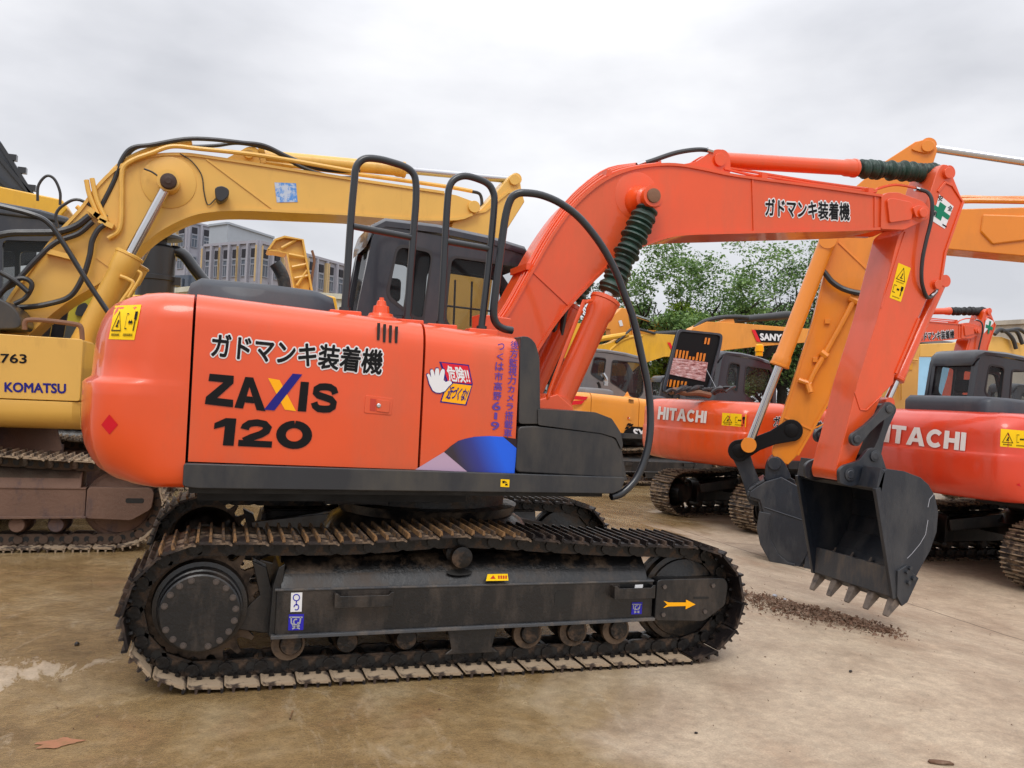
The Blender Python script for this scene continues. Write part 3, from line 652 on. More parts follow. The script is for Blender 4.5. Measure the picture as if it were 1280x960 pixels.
    m = MB(xf); m.prism(roundpoly(arm, .02, 2), ya0, ya1); ar = m.obj('arm', pm, root, bevel=.008)
    m = MB(xf); band(m, W0.xz([(1172, 240), (1181, 228), (1190, 232), (1203, 253), (1181, 316), (1175, 357)], ya0), ya0-.012, ya1+.012, .022); band(m, W0.xz([(1148, 398), (1119, 467)], ya0), ya0-.014, ya1+.014, .02)
    a, b = W0.pt(1131, 290, ya0), W0.pt(1101, 385, ya0); m.beam((a[0], ya0-.003, a[2]), (b[0], ya0-.003, b[2]), .01, .01)
    for l in ([(1068, 490), (1075, 512), (1083, 513), (1102, 494)],):
        for p, q in zip(l, l[1:]): p = W0.pt(*p, ya0); q = W0.pt(*q, ya0); m.beam((p[0], ya0-.002, p[2]), (q[0], ya0-.002, q[2]), .01, .01)
    for px, py, r in ((1183, 217, .045), (1170, 356, .04)):
        c = W0.pt(px, py, ya0); m.cyl((c[0], ya0-.03, c[2]), (c[0], ya1+.03, c[2]), r)
    c = W0.pt(1061, 591, ya0); m.cyl((c[0], ya0-.03, c[2]), (c[0], ya1+.03, c[2]), .07); m.obj('arm_trim', pm, ar, bevel=.003)
    # cylinders
    q0 = W0.pt(897, 200, 1.28); q1 = W0.pt(1181, 217, 1.27)
    ram(root, q0, q1, .585, .062, .035, pm, bootm, xf, 'arm_cylinder', .082, .1)
    k = W0.pt(816, 246, .95); f = W0.pt(694, 512, .95)
    ram(root, (f[0], .95, f[2]), (k[0], .95, k[2]), 0.515, .088, .04, pm, bootm, xf, 'boom_cylinder', .094, .13)
    ram(root, (f[0], 1.60, f[2]), (k[0], 1.60, k[2]), 0.515, .088, .04, pm, bootm, xf, 'boom_cylinder', .094, .13)
    g = MB(xf); a = W0.pt(727, 384, .86); b = W0.pt(690, 480, .86); g.tube([W0.pt(739, 376, .9), W0.pt(731, 378, .86), a, b, W0.pt(684, 498, .86), W0.pt(672, 505, .9)], .014, 8); g.tube([W0.pt(666, 508, .98), W0.pt(676, 500, .95), W0.pt(688, 505, .95)], .016, 8); g.obj('cylinder_pipe', pm, root)
    br = MB(xf); br.prism(W0.xz([(660, 515), (668, 500), (694, 492), (712, 508), (716, 520)], .9), .85, 1.7); br.obj('front_bracket', pm, root, bevel=.01)
    bucket_cyl(root, xf, pm)
    pipes(root, xf, pm, simple)
    if bucket: bucket_part(root, xf)
    return boom, ar
def bucket_cyl(root, xf, pm):
    # on the outer face of the arm
    a = W0.pt(1176, 352, 1.27); b = W0.pt(1110, 505, 1.27)
    d = Vector(b)-Vector(a); n = Vector((-d.z, 0, d.x)).normalized()
    if n.x < 0: n = -n
    ram(root, Vector(a)+n*.0, Vector(b)-n*.02, .82, .05, .03, pm, None, xf, 'bucket_cylinder')
def pipes(root, xf, pm, simple):
    m = MB(xf); off = [(Vector((p[0], p[1]))) for p in UE]
    for k, (dy, dz) in enumerate(((1.10, 3), (1.16, 6), (1.24, 8), (1.33, 10), (1.42, 9))):
        pts = []
        for i, p in enumerate(UE[1:10]):
            a = Vector(UE[i]); b = Vector(UE[i+2]); d = (b-a).normalized(); nn = Vector((d.y, -d.x)); 
            q = Vector(p)+nn*dz*(1. if i < 7 else .5); pts.append(W0.pt(q.x, q.y, dy))
        m.tube(pts, .011, 6, sub=3)
    for i in (2, 6):
        p = Vector(UE[i+1]); a = Vector(UE[i]); b = Vector(UE[i+2]); d = (b-a).normalized(); nn = Vector((d.y, -d.x)); q = p+nn*5
        u = W0.pt(q.x, q.y, 1.07); v = W0.pt(q.x, q.y, 1.45); m.beam((u[0], 1.09, u[2]), (u[0], 1.45, u[2]), .04, .045)
    pts = [W0.pt(a, b, 1.15) for a, b in ((905, 211), (940, 219), (960, 221), (1010, 229), (1060, 236), (1092, 240), (1097, 236), (1120, 231), (1150, 236))]
    m.tube(pts, .011, 6)
    m.tube([W0.pt(a, b, 1.22) for a, b in ((905, 209), (960, 218), (1010, 226), (1060, 233), (1092, 237))], .011, 6)
    for px, py in ((956, 220), (1089, 238)): c = W0.pt(px, py, 1.1); m.box(c[0]-.025, c[0]+.025, 1.1, 1.3, c[2]-.05, c[2]+.02)
    m.obj('hydraulic_pipe', pm, root)
    h = MB(xf); h.tube([W0.pt(a, b, y) for a, b, y in ((796, 207, 1.15), (815, 201, 1.15), (845, 191, 1.15), (872, 187, 1.18), (889, 189, 1.22), (897, 195, 1.25))], .018, 8); h.obj('hydraulic_hose', 'rubber', root); h = MB(xf); h.tube([W0.pt(a, b, y) for a, b, y in ((1150, 237, 1.12), (1160, 241, 1.08), (1165, 252, 1.05), (1164, 275, 1.05), (1158, 300, 1.06), (1153, 325, 1.07), (1152, 350, 1.08), (1156, 366, 1.1), (1160, 372, 1.12), (1166, 369, 1.16), (1171, 362, 1.22))], .016, 8)
    h.obj('hydraulic_hose', 'rubber', root)
    h = MB(xf)
    for a, b in (((796, 206.5), (806, 203)), ((884, 187), (891, 189)), ((1144, 236), (1152, 238)), ((1163, 371), (1170, 364))): h = MB(xf); h.cyl(W0.pt(*a, 1.15), W0.pt(*b, 1.15), .02, n=8); h.obj('hose_fitting', 'steel', root)
BP = [(1097, 610), (1103, 593), (1109, 586), (1130, 589), (1151, 597), (1161, 606), (1169, 620), (1173, 640), (1171, 665), (1163, 688), (1150, 712), (1136, 738), (1129, 753)]
def bucket_part(root, xf):
    y0, y1 = .82, 1.80
    prof = W0.xz(BP, y0); mouth0 = prof[0]; mouth1 = W0.xz([(1119, 748)], y0)[0]
    m = MB(xf); side = prof+[mouth1]
    m.prism(side, y0, y0+.022); m.prism(side, y1-.022, y1)
    L = prof; C = Vector((sum(p[0] for p in L)/len(L), sum(p[1] for p in L)/len(L)))
    inner = [tuple(Vector(p)+(C-Vector(p)).normalized()*.022) for p in L]
    for k in range(len(L)-1): m.extr([(L[k][0], y0+.022, L[k][1]), (L[k+1][0], y0+.022, L[k+1][1]), (inner[k+1][0], y0+.022, inner[k+1][1]), (inner[k][0], y0+.022, inner[k][1])], (0, y1-y0-.044, 0))
    bk = m.obj('bucket', 'bucket', root, bevel=.003, seg=1)
    # mouth rim, side edge plates, lip
    for y in (y0-.006, y1-.03):
        m = MB(xf); band(m, [mouth0, tuple(Vector(mouth0).lerp(Vector(mouth1), .5)), mouth1], y, y+.036, .05); m.obj('side_edge', 'bucket', bk, bevel=.004)
    lipa = Vector(prof[-1]); lipb = Vector(mouth1); d = (lipb-lipa)
    m = MB(xf); a = W0.pt(1128, 756, y0); b = W0.pt(1117, 745, y0); c = W0.pt(1121, 712, y0); e = W0.pt(1124, 713, y0)
    # lip plate across the bottom of the mouth
    lp = [(c[0]+.0, c[2]), (e[0]+.03, e[2]), (a[0], a[2]), (b[0], b[2]-.012)]
    m.prism(lp, y0+.0, y1-.0); m.obj('lip_plate', 'lip', bk, bevel=.004)
    # top plate and hinge ears
    m = MB(xf); a = W0.pt(1097, 611, y0); b = W0.pt(1105, 588, y0)
    t0, t1 = Vector((a[0], a[2])), Vector((b[0], b[2])); up = W0.pt(1064, 606, y0)
    m.prism([tuple(t0), tuple(t1), tuple(t1+Vector((.02, .01))), tuple(t0+Vector((.04, -.03)))], y0, y1); m.prism([tuple(t0+Vector((-.01, .0))), tuple(t1+Vector((-.03, .02))), tuple(t1), tuple(t0)], y0, y0+.2); m.prism([tuple(t0+Vector((-.01, .0))), tuple(t1+Vector((-.03, .02))), tuple(t1), tuple(t0)], y1-.2, y1)
    m.obj('top_plate', 'bucket', bk, bevel=.006)
    ear = roundpoly(W0.xz([(1050, 604), (1049, 588), (1055, 582), (1074, 576), (1085, 562), (1094, 559), (1102, 567), (1108, 586), (1112, 600), (1095, 606), (1075, 606), (1062, 608)], 1.04), .025, 4)
    for y in (1.04, 1.46):
        m = MB(xf); m.prism(ear, y, y+.035)
        for px, py, r in ((1062, 593, .05), (1093, 570, .045)): c = W0.pt(px, py, 1.04); m.rev((c[0], y-.018, c[2]), (c[0], y+.053, c[2]), [(0, r*.6), (.004, r*.66), (.006, r), (.07, r)], 20)
        m.obj('hinge_ear', 'bucket', bk, bevel=.005)
    # teeth
    T = W0.pt(1107, 770, y0+.04); A = W0.pt(1122, 744, y0+.04)
    for i in range(5):
        y = y0+.045+i*(y1-y0-.09)/4; dx, dz = T[0]-A[0], T[2]-A[2]; t = MB(xf); L = math.hypot(dx, dz); ux, uz = dx/L, dz/L; nx, nz = -uz, ux
        def q(s, h): return (A[0]+ux*s*L+nx*h, A[2]+uz*s*L+nz*h)
        def sec(s, w, h): return [(q(s, -h)[0], y-w, q(s, -h)[1]), (q(s, -h)[0], y+w, q(s, -h)[1]), (q(s, h)[0], y+w, q(s, h)[1]), (q(s, h)[0], y-w, q(s, h)[1])]
        t.loft([sec(-.75, .036, .036), sec(0, .042, .04), sec(.4, .036, .03), sec(1.0, .026, .01)]); t.prism([q(-1.3, -.012), q(-.2, .05), q(.25, .042), q(.2, -.02)], y-.012, y+.012); t.obj('tooth', 'tooth', bk, bevel=.003, seg=1)
    # side cutters with bolts
    for y, s in ((y0, -1), (y1, 1)):
        m = MB(xf); cut = W0.xz([(1120, 713), (1131, 706), (1139, 716), (1146, 722), (1132, 752), (1125, 757), (1119, 745)], y0); yy = (y-.022, y) if s < 0 else (y, y+.022); m.prism(cut, *yy)
        m.obj('side_cutter', 'bucket', bk, bevel=.004); m = MB(xf)
        for px, py in ((1130, 714), (1134, 709), (1132, 727), (1138, 722)): c = W0.pt(px, py, y0); m.cyl((c[0], y+s*.02, c[2]), (c[0], y+s*.045, c[2]), .016, n=6)
        m.obj('cutter_bolt', 'bucket', bk)
    # links
    for y, nm in ((1.03, 'link'), (1.47, 'link')):
        m = MB(xf); p, q = W0.pt(1071, 549, 1.03), W0.pt(1111, 511, 1.03); link(m, (p[0], p[2]), (q[0], q[2]), y, .035, .055, .036); m.obj(nm, 'bucket', root, bevel=.004)
    m = MB(xf); p, q = W0.pt(1110, 512, 1.2), W0.pt(1092, 570, 1.2); link(m, (p[0]-.02, p[2]), (q[0]-.03, q[2]), 1.14, .26, .05, .03); m.obj('connecting_rod', 'bucket', root, bevel=.006)
    # worn scratch on the side
    m = MB(xf); sf = surf_plane(W0, y0)
    for s in strip([(1167, 618), (1162, 624), (1160, 634)], .8)+strip([(1160, 650), (1157, 668), (1150, 680), (1140, 692), (1134, 698)], .7): patch(m, s, sf, .0015)
    m.obj('scratch', 'palegrey', bk, smooth=False)
def link(m, a, b, y, w, r, neck):
    a = Vector(a); b = Vector(b); d = (b-a).normalized(); n = Vector((-d.y, d.x))
    th = math.atan2(d.y, d.x); A = [(a.x+r*math.cos(q), a.y+r*math.sin(q)) for q in [th+math.pi/2+math.pi*i/10 for i in range(11)]]; B = [(b.x+r*math.cos(q), b.y+r*math.sin(q)) for q in [th-math.pi/2+math.pi*i/10 for i in range(11)]]
    mid1 = tuple(a+(b-a)*.35-n*neck); mid2 = tuple(a+(b-a)*.65-n*neck); mid3 = tuple(a+(b-a)*.65+n*neck); mid4 = tuple(a+(b-a)*.35+n*neck)
    m.prism(A+[mid1, mid2]+B+[mid3, mid4], y, y+w)
    for c in (a, b): m.rev((c.x, y-.015, c.y), (c.x, y+w+.015, c.y), [(0, r*.45), (.003, r*.5), (.005, r*.62), (w+.03, r*.62)], 16)
# ================================================================== the orange excavator in front
LABJ = 'ガドマンキ装着機'
def orange_main():
    root = thing('excavator', 'orange crawler excavator closest to the viewer, side panel reading ZAXIS 120 and muddy black tracks', 'excavator', group='tracked excavators parked in the yard')
    undercarriage(root)
    u = upper(root, None, 'orange', main=True)
    boom, arm = front(root)
    S = surf_plane(W0, YN)
    d1, d2 = u['d1'], u['d2']
    lettering('japanese_lettering', LABJ, [(264, 446), (476, 468), (480, 438), (266, 416)], S, 'black', d1, .028, .004, 'white', .085)
    heavy('model_letter', 'ZA', [(256, 505), (332, 514), (329, 473), (262, 467)], S, 'black', d1, .04)
    heavy('model_letter', 'IS', [(372, 514), (422, 517), (424, 480), (376, 477)], S, 'black', d1, .12)
    m = MB(); patch(m, [(335, 472.5), (349.5, 475), (370, 514), (356, 512)], S, .0035); m.obj('yellow_stroke', 'oyellow', d1, smooth=False)
    m = MB(); patch(m, [(330, 512), (343, 513), (378, 468), (366, 467)], S, .0045); m.obj('blue_stroke', 'navy', d1, smooth=False)
    heavy('model_number', '120', [(265, 556), (389, 562), (391, 527), (269, 522)], S, 'black', d1, .1)
    # danger sticker
    m = MB(); patch(m, [(549, 452), (586, 456), (591, 480), (583, 507), (550, 503), (558, 478)], S, .002); st = m.obj('danger_sticker', 'navy', d2, smooth=False)
    m = MB(); patch(m, [(552, 453.5), (585, 457.5), (589.5, 480), (560, 477)], S, .003); m.obj('red_field', 'crimson', st, smooth=False)
    m = MB(); patch(m, [(560, 478.5), (589.5, 482), (581.5, 505.5), (552, 501.5)], S, .003); m.obj('yellow_field', 'oyellow', st, smooth=False)
    lettering('white_lettering', '危険!!', [(562, 476), (588, 479), (584, 460), (557, 457)], S, 'white', st, .03, .0045)
    lettering('navy_lettering', '近づくな!', [(557, 498), (581, 501), (587, 486), (563, 483)], S, 'navy', st, .03, .0045)
    hand = [(541, 488), (537, 480), (534.5, 471), (533.5, 468.5), (535.5, 467), (537.5, 469), (539, 472), (538, 464), (538.5, 462), (541, 462), (542.5, 465), (543.5, 470), (544, 463), (545, 460.5), (548, 460.5), (549, 463), (549, 470), (551, 463.5), (553, 461), (555.5, 462), (556, 465), (554.5, 475), (557, 477.5), (561, 476), (564.5, 477), (565, 479.5), (561, 483), (556, 489), (550, 491), (545, 490.5)]
    hc = Vector((549, 478)); m = MB(); patch(m, [tuple(Vector(p)+(Vector(p)-hc).normalized()*1.2) for p in hand], S, .005); h = m.obj('hand_sign', 'navy', st, smooth=False); m = MB(); patch(m, hand, S, .006); m.obj('white_glove', 'white', h, smooth=False)
    # vertical writing
    for txt, x0, y0, x1, y1, sz in (('後方監視力カメラ搭載車', 643, 431, 634.5, 541, 9.6), ('つくは市高野619', 626, 433, 618.5, 532, 9.6)):
        n = len(txt)
        for i, ch in enumerate(txt):
            t = i/(n-1); cx, cy = x0+(x1-x0)*t, y0+(y1-y0)*t; w = sz*.52*(.8 if ch in 'カメラつく1' else 1); hh = w*1.02
            if ch == '1': w *= .35
            lettering('violet_character', ch, [(cx-w, cy+hh), (cx+w, cy+hh+.6), (cx+w+.6, cy-hh+.6), (cx-w+.6, cy-hh)], S, 'violet', d2, .018, .004)
    m = MB(); patch(m, [(519, 587), (555, 565), (584, 589.5)], S, .003); m.obj('mauve_graphic', 'mauve', d2, smooth=False)
    m = MB(); patch(m, [(555, 565), (563, 558), (573, 551), (583, 548), (593, 546), (603, 545.3), (612, 545), (629, 546), (646, 560), (643, 591.5), (584, 589.5)], S, .0035); m.obj('blue_graphic', 'bluegrad', d2, smooth=False)
    m = MB(); patch(m, [(629, 546), (648, 549), (646, 560.5)], S, .004); m.obj('dark_graphic', 'darkvinyl', d2, smooth=False)
    m = MB(); patch(m, [(626, 599), (637, 599.5), (636.5, 609), (625.5, 608.5)], surf_plane(W0, .165), .003); q = m.obj('hook_mark', 'lyellow', u['d2'], smooth=False)
    m = MB(); SK = surf_plane(W0, .165)
    for a in ([(628, 601), (631, 601), (631, 604), (628, 604)], [(631.5, 604.5), (634.5, 604.5), (634.5, 607), (631.5, 607)], [(631, 601), (634, 603), (632, 604)]): patch(m, a, SK, .004)
    m.obj('mark_print', 'black', q, smooth=False)
    # labels on the counterweight
    bv = BVHTree.FromPolygons([Vector(v) for v in u['cwm'].v], u['cwm'].f); SC = surf_bvh(W0, bv)
    warning_label([(136, 424), (168, 425), (177, 381), (144, 382.5)], SC, u['cw'], True, 6)
    m = MB(); patch(m, [(127, 531), (137, 543), (148, 531), (137, 518)], SC, .003, 5); m.obj('red_diamond', 'redblend', u['cw'])
    # labels on the track frame
    tr = [c for c in root.children if c.name.startswith('track')][0]
    SF = surf_plane(W0, .06+.085); SY = surf_plane(W0, .06+.06)
    for (a, b, c, d), mt in (((363, 377, 741, 765), 'white'), ((360, 379, 768, 788), 'blue'), ((793, 803, 731, 737), 'white'), ((789, 802, 753, 768), 'blue'), ((791, 802, 743, 745), 'palegrey')):
        m = MB(); patch(m, [(a, d), (b, d-.5), (b+1, c-.5), (a+1, c)], SF, .003); o = m.obj('frame_label', mt, tr, smooth=False); g = MB()
        if b-a > 11 and d-c > 12:
            inkm = 'blue' if mt == 'white' else 'palegrey'; cx = (a+b)/2+.5; k = (b-a)/16
            lines = [arc(cx, c+6, 4, 4, 0, 360, 12), [(cx, c+10), (cx, c+16)], arc(cx, d-6, 3.4*k, 4*k, 130, -90-90, 10)] if mt == 'white' else [[(cx-7*k, c+3*k), (cx+7*k, c+3*k)], [(cx-5*k, c+3*k), (cx-5*k, c+9*k), (cx-2*k, c+12*k)], [(cx+5*k, c+3*k), (cx+4*k, c+9*k), (cx+1*k, c+12*k)], arc(cx, c+8*k, 2.5*k, 3*k, 0, 300, 8), [(cx-4*k, d-2), (cx+4*k, d-5*k)], [(cx-4*k, d-5*k), (cx+4*k, d-2)]]
            for l in lines:
                for s in strip(l, 1.5*k): patch(g, s, SF, .0042)
            g.obj('label_symbol', inkm, o, smooth=False)
    m = MB(); [patch(m, p, SY, .003+.0003*i) for i, p in enumerate(([(829.5, 751), (836, 753), (858, 753), (858, 757.5), (836, 758), (829, 760), (834, 755.5)], [(857.5, 749.5), (869.5, 755.5), (857, 761.5)]))]; m.obj('arrow_mark', 'oyellow', tr, smooth=False)
    m = MB(); patch(m, [(867, 746), (886, 746), (886, 748.6), (867, 748.6)], SY, .003); m.obj('slot', 'gap_shade', tr, smooth=False)
    # label on the sloping top of the track frame
    SL = lambda px, py, off: (lambda p: (p[0], p[1], p[2]+off))(W0.pt(px, py, .185))
    # slope plane through (y .12,z .58)-(y .25,z .65): intersect in closed form
    def slope(px, py, off):
        d = ray(px, py); a = np.array([0, -.07, .06]); a = a/np.linalg.norm(a); a = np.array([0, -.665, .747]); P0 = np.array([0, .185, .582]); t = ((P0-CP)@a)/(d@a); P = CP+d*t+a*(off+.006); return tuple(P)
    m = MB(); patch(m, [(607, 727.5), (635, 727), (634, 718.5), (609, 719)], slope, .004); o = m.obj('slope_label', 'lyellow', tr, smooth=False); g = MB()
    for p in ([(612, 725), (619, 725), (616, 720.5)],): patch(g, p, slope, .006)
    for i in range(4): patch(g, [(622+i*3, 725), (624+i*3, 725), (624+i*3, 721), (622+i*3, 721)], slope, .006)
    g.obj('label_print', 'dark_orange', o, smooth=False)
    m = MB(); ov = [(560+18*math.cos(q)*.9, 716.5+4*math.sin(q)) for q in [2*math.pi*i/16 for i in range(16)]]; patch(m, [(a+14, b) for a, b in ov], slope, .002); m.obj('oval_hole', 'gap_shade', tr, smooth=False)  # oval hole is a flat patch with its shade in the colour
    # labels on boom and arm
    SB = surf_plane(W0, 1.07)
    lettering('japanese_lettering', LABJ, [(957, 270), (1062, 275.5), (1062, 254), (957, 248)], SB, 'black', boom, .03, .004, 'white', .1)
    SA = surf_plane(W0, 1.12)
    warning_label([(1112, 372), (1126, 377.5), (1138.5, 335), (1123, 328.5)], SA, arm, False)
    m = MB(); patch(m, [(1165, 276), (1181, 286), (1192, 258), (1174, 243)], SA, .003); o = m.obj('safety_sticker', 'white', arm, smooth=False); m = MB()
    patch(m, [(1175, 252), (1183, 258), (1180, 264), (1188, 270), (1185, 275), (1178, 270), (1176, 276), (1169, 271), (1171.5, 265), (1166, 261), (1168.5, 256), (1173, 259)], SA, .0045); m.obj('green_cross', 'green', o, smooth=False)
    for ch, cx, cy in (('安', 1175, 247.5), ('全', 1187, 260), ('第', 1167.5, 267), ('一', 1181, 281)):
        lettering('sticker_character', ch, [(cx-2.5, cy+3), (cx+3, cy+4), (cx+4, cy-2.5), (cx-1.5, cy-3.5)] if ch != '一' else [(cx-3, cy), (cx+2, cy+3), (cx+2.5, cy+2), (cx-2.5, cy-1)], SA, 'black', o, .02, .0045)
    # handrails
    def rail(pts, r=.0215, y0=.42, y1=None, cross=None, feet=()):
        m = MB(); n = len(pts); P = [W0.pt(a, b, y0+((y1 or y0)-y0)*i/(n-1)) for i, (a, b) in enumerate(pts)]; m.tube(P, r, 12, sub=4)
        if cross: m.cyl(W0.pt(*cross[0], y0), W0.pt(*cross[1], y0), r*.9, n=12)
        for a, b in feet:
            c = W0.pt(a, b, y0); m.cyl((c[0], y0, c[2]-.01), (c[0], y0, c[2]+.012), r*1.5, n=12)
        o = m.obj('handrail', 'railpaint', root)
        for a, b in feet:
            c = W0.pt(a, b, y0); m = MB(); m.box(c[0]-.09, c[0]+.09, y0-.05, y0+.06, c[2]-.07, c[2]-.008); m.obj('rail_foot', 'orange', o, bevel=.006)
        return o
    rail([(431, 386), (435, 330), (439, 270), (443, 226), (444.5, 212), (449, 203), (458, 198), (474, 199), (490, 203), (505, 208), (515, 215), (519.5, 226), (520, 250), (517, 290), (513, 340), (509, 396)], cross=((442, 283), (515, 297)), feet=((431, 387), (509, 398)))
    rail([(551, 402), (554, 350), (557, 290), (560, 245), (563, 231), (570, 223), (582, 220), (598, 224), (610, 230), (616, 239), (618, 252), (615, 290), (610, 340), (602, 408)], cross=((559, 302), (611, 311)), feet=((551, 404), (602, 410)))
    rail([(640, 413), (630, 411), (621, 405), (617, 392), (620, 360), (626, 312), (632, 270), (638, 250), (645, 243), (655, 241), (677, 244), (702, 255), (727, 275), (752, 307), (770, 340), (782, 372), (792, 400), (803, 450), (811, 490), (813, 532), (808, 567), (796, 597), (778, 616), (764, 621)], r=.0235, y0=.42, y1=.2)
    m = MB()
    for a, b in (((569, 350), (567, 408)), ((556, 382), (622, 390)), ((590, 352), (588, 408))): m.cyl(W0.pt(*a, 1.74), W0.pt(*b, 1.74), .008, n=6)
    m.obj('window_guard', 'rubber', [c for c in root.children if c.name.split('.')[0] == 'cab'][0])
    # small vent box beside the cab and the front deck
    m = MB(); m.prism(W0.xz([(600, 400), (600, 392), (640, 398), (640, 470), (600, 470)], .75), .75, .95); m.obj('deck_box', 'orange', root, bevel=.01)
    m = MB()
    for i, (a, b) in enumerate((((676, 470), (683, 404)), ((684, 480), (693, 415)), ((690, 490), (700, 430)))): m.tube([W0.pt(a[0], a[1], 1.75), W0.pt((a[0]+b[0])/2+8, (a[1]+b[1])/2, 1.7), W0.pt(b[0], b[1], 1.55), W0.pt(b[0]+10, b[1]-60, 1.5)], .022, 8)
    m.obj('boom_hose', 'rubber', root)
    m = MB(); m.box(.7, 1.1, .9, 1.7, .86, .96); m.obj('belly_pan', 'frame', root)
    return root
def bluegrad():
    m, nt, b = newmat('blue_fade_vinyl'); tc = nt.nodes.new('ShaderNodeTexCoord'); sp = nt.nodes.new('ShaderNodeSeparateXYZ'); nt.links.new(tc.outputs['Object'], sp.inputs[0])
    mr = N(nt, 'ShaderNodeMapRange', i_From_Min=1.3, i_From_Max=1.68); nt.links.new(sp.outputs['X'], mr.inputs[0])
    a2 = N(nt, 'ShaderNodeMath', operation='MULTIPLY_ADD'); 
    zz = N(nt, 'ShaderNodeMapRange', i_From_Min=1.15, i_From_Max=1.35, i_To_Min=0., i_To_Max=.25); nt.links.new(sp.outputs['Z'], zz.inputs[0])
    ad = N(nt, 'ShaderNodeMath', operation='ADD'); nt.links.new(mr.outputs[0], ad.inputs[0]); nt.links.new(zz.outputs[0], ad.inputs[1])
    c = ramp(nt, ad.outputs[0], [(.2, lin((46, 34, 44))), (.55, lin((40, 48, 130))), (.95, lin((10, 90, 222)))]); nt.links.new(c, b.inputs['Base Color']); b.inputs['Roughness'].default_value = .45; M['bluegrad'] = m
bluegrad()
# ================================================================== other orange machines (parked parallel, further right)
GRP = 'tracked excavators parked in the yard'
def bvo(o): return BVHTree.FromPolygons([v.co.copy() for v in o.data.vertices], [tuple(p.vertices) for p in o.data.polygons])
def orange_left_rear():
    loc = (8.3, 6.95, -.4); HZ = .2; fr = Fr(loc, HZ)
    root = thing('excavator', 'orange excavator behind the near bucket with raised black engine hood and HITACHI on its back', 'excavator', loc, HZ, group=GRP)
    undercarriage(root, individual=False)
    c = Vector((1.44, 1.31, 0)); xf = Matrix.Translation((.38, -.1, 0))@Matrix.Translation((0, 2.62, 0))@Matrix.Diagonal((1, 1.2, 1, 1))@Matrix.Translation((0, -2.3, 0))
    u = upper(root, xf, 'orange', rear=.3, stretch=1.25, hood='open', g=.3, cxf=xf@Matrix.Translation((-.85, .1, .12)))
    bv = BVHTree.FromPolygons([xf@Vector(v) for v in u['cwm'].v], u['cwm'].f); S = surf_bvh(fr, bv, fallback=surf_plane(fr, .3))
    heavy('maker_lettering', 'HITACHI', [(822.5, 524), (883, 529), (884.5, 514), (824, 508.5)], S, 'hlwhite', u['cw'], .07, .012)
    warning_label([(902, 531.5), (932, 534), (933, 518), (903, 516)], S, u['cw'], True, 5)
    dy = (xf@Vector((0, .2, 0))).y; d = surf_plane(fr, dy)
    lettering('japanese_lettering', LABJ, [(967, 533), (1036, 540), (1037, 528), (968, 520)], d, 'black', u['d1'], .02, .01, 'white', .08)
    # raised hood with insulation foil and slots
    def P(px, py, y=1.15): return fr.pt(px, py, y)
    h = MB(); ol = roundpoly([(829, 491), (830, 482), (848, 411), (904, 417), (902, 433), (886, 491)], 6, 4)
    h.extr([P(*p) for p in ol], (0, .05, 0)); ho = h.obj('raised_hood', 'black', root, bevel=.006, label='black engine hood tipped up on its stay')
    h = MB(); il = roundpoly([(832, 489), (834, 480), (850, 414), (901, 419), (899, 432), (884, 489)], 5, 4)
    h.holed([P(*p, 1.13) for p in ol], [[P(*p, 1.13) for p in il]], (0, .02, 0)); h.obj('hood_rim', 'hoodgrey', ho)
    s = MB()
    def slot(x, y, w, hh): s.add([P(*q, 1.14) for q in ((x, y+hh), (x+w, y+hh), (x+w+hh*.18, y), (x+hh*.18, y))], [(0, 1, 2, 3)])
    for i in range(9): slot(843.5+i*4.3, 437+i*.6+(6 if i in (4, 5) else 0), 2.6, 10-(6 if i in (4, 5) else 0))
    for i in range(6): slot(831.5+i*4.6, 474+i*.6, 2.6, 9)
    for i in range(2): slot(880+i*4, 422+i*.6, 2.4, 8)
    s.obj('hood_slots', 'amber', ho, smooth=False)
    f = MB(); f.extr([P(*p, 1.135) for p in ((834, 467), (881, 477), (885, 453), (842, 447))], (0, .01, 0)); f.obj('foil_lining', 'foil', ho)
    f = MB(); f.cyl(P(883, 462, 1.12), P(897, 489, 1.0), .008, n=6); f.obj('hood_stay', 'steel', ho)
    e = MB(); rnd = random.Random(4)
    for k in range(16):
        x = 832+k*5; p = P(x, 492-rnd.random()*4, .9+rnd.random()*.3); q = P(x+8+rnd.random()*10, 490-rnd.random()*7, .9+rnd.random()*.3); e.tube([p, ((p[0]+q[0])/2, p[1], (p[2]+q[2])/2+.03), q], .02+rnd.random()*.03, 6)
    e.obj('engine', 'rubber', root)
    b = MB(); b.tube([P(838, 490, .95), P(845, 488, .95), P(856, 491, .95), P(872, 491, .95), P(887, 494, .95)], .05, 8); b.obj('intake_hose', 'rustysteel', root)
    # beacon, mirror and handrail
    m = MB(); c = fr.pt(949, 441, 2.2); m.rev((c[0], c[1], c[2]-.06), (c[0], c[1], c[2]+.16), [(0, .07), (.08, .07), (.085, .085), (.2, .075), (.22, .05)], 14); m.obj('beacon', 'amberlens', root)
    # its boom seen over the right-hand cab
    c = Vector((1.44, 1.31, 0)); fx = Matrix.Translation(c+Vector((.3, 0, .4)))@Matrix.Rotation(-HZ, 4, 'Z')@Matrix.Translation(-c)
    bm, ar = front(root, fx, 'orange', 'bootblack', bucket=False)
    lettering('japanese_lettering', LABJ, [(1148, 427), (1192, 423), (1192, 412.5), (1148, 415.5)], surf_bvh(fr, bvo(bm), fallback=surf_plane(fr, .6)), 'black', bm, .02, .012, 'white', .09)
    SA = surf_bvh(fr, bvo(ar), fallback=surf_plane(fr, .6)); m = MB(); q = [(1229, 417), (1240, 421), (1243, 402), (1232, 397)]; patch(m, q, SA, .01); o = m.obj('safety_sticker', 'white', ar, smooth=False); m = MB()
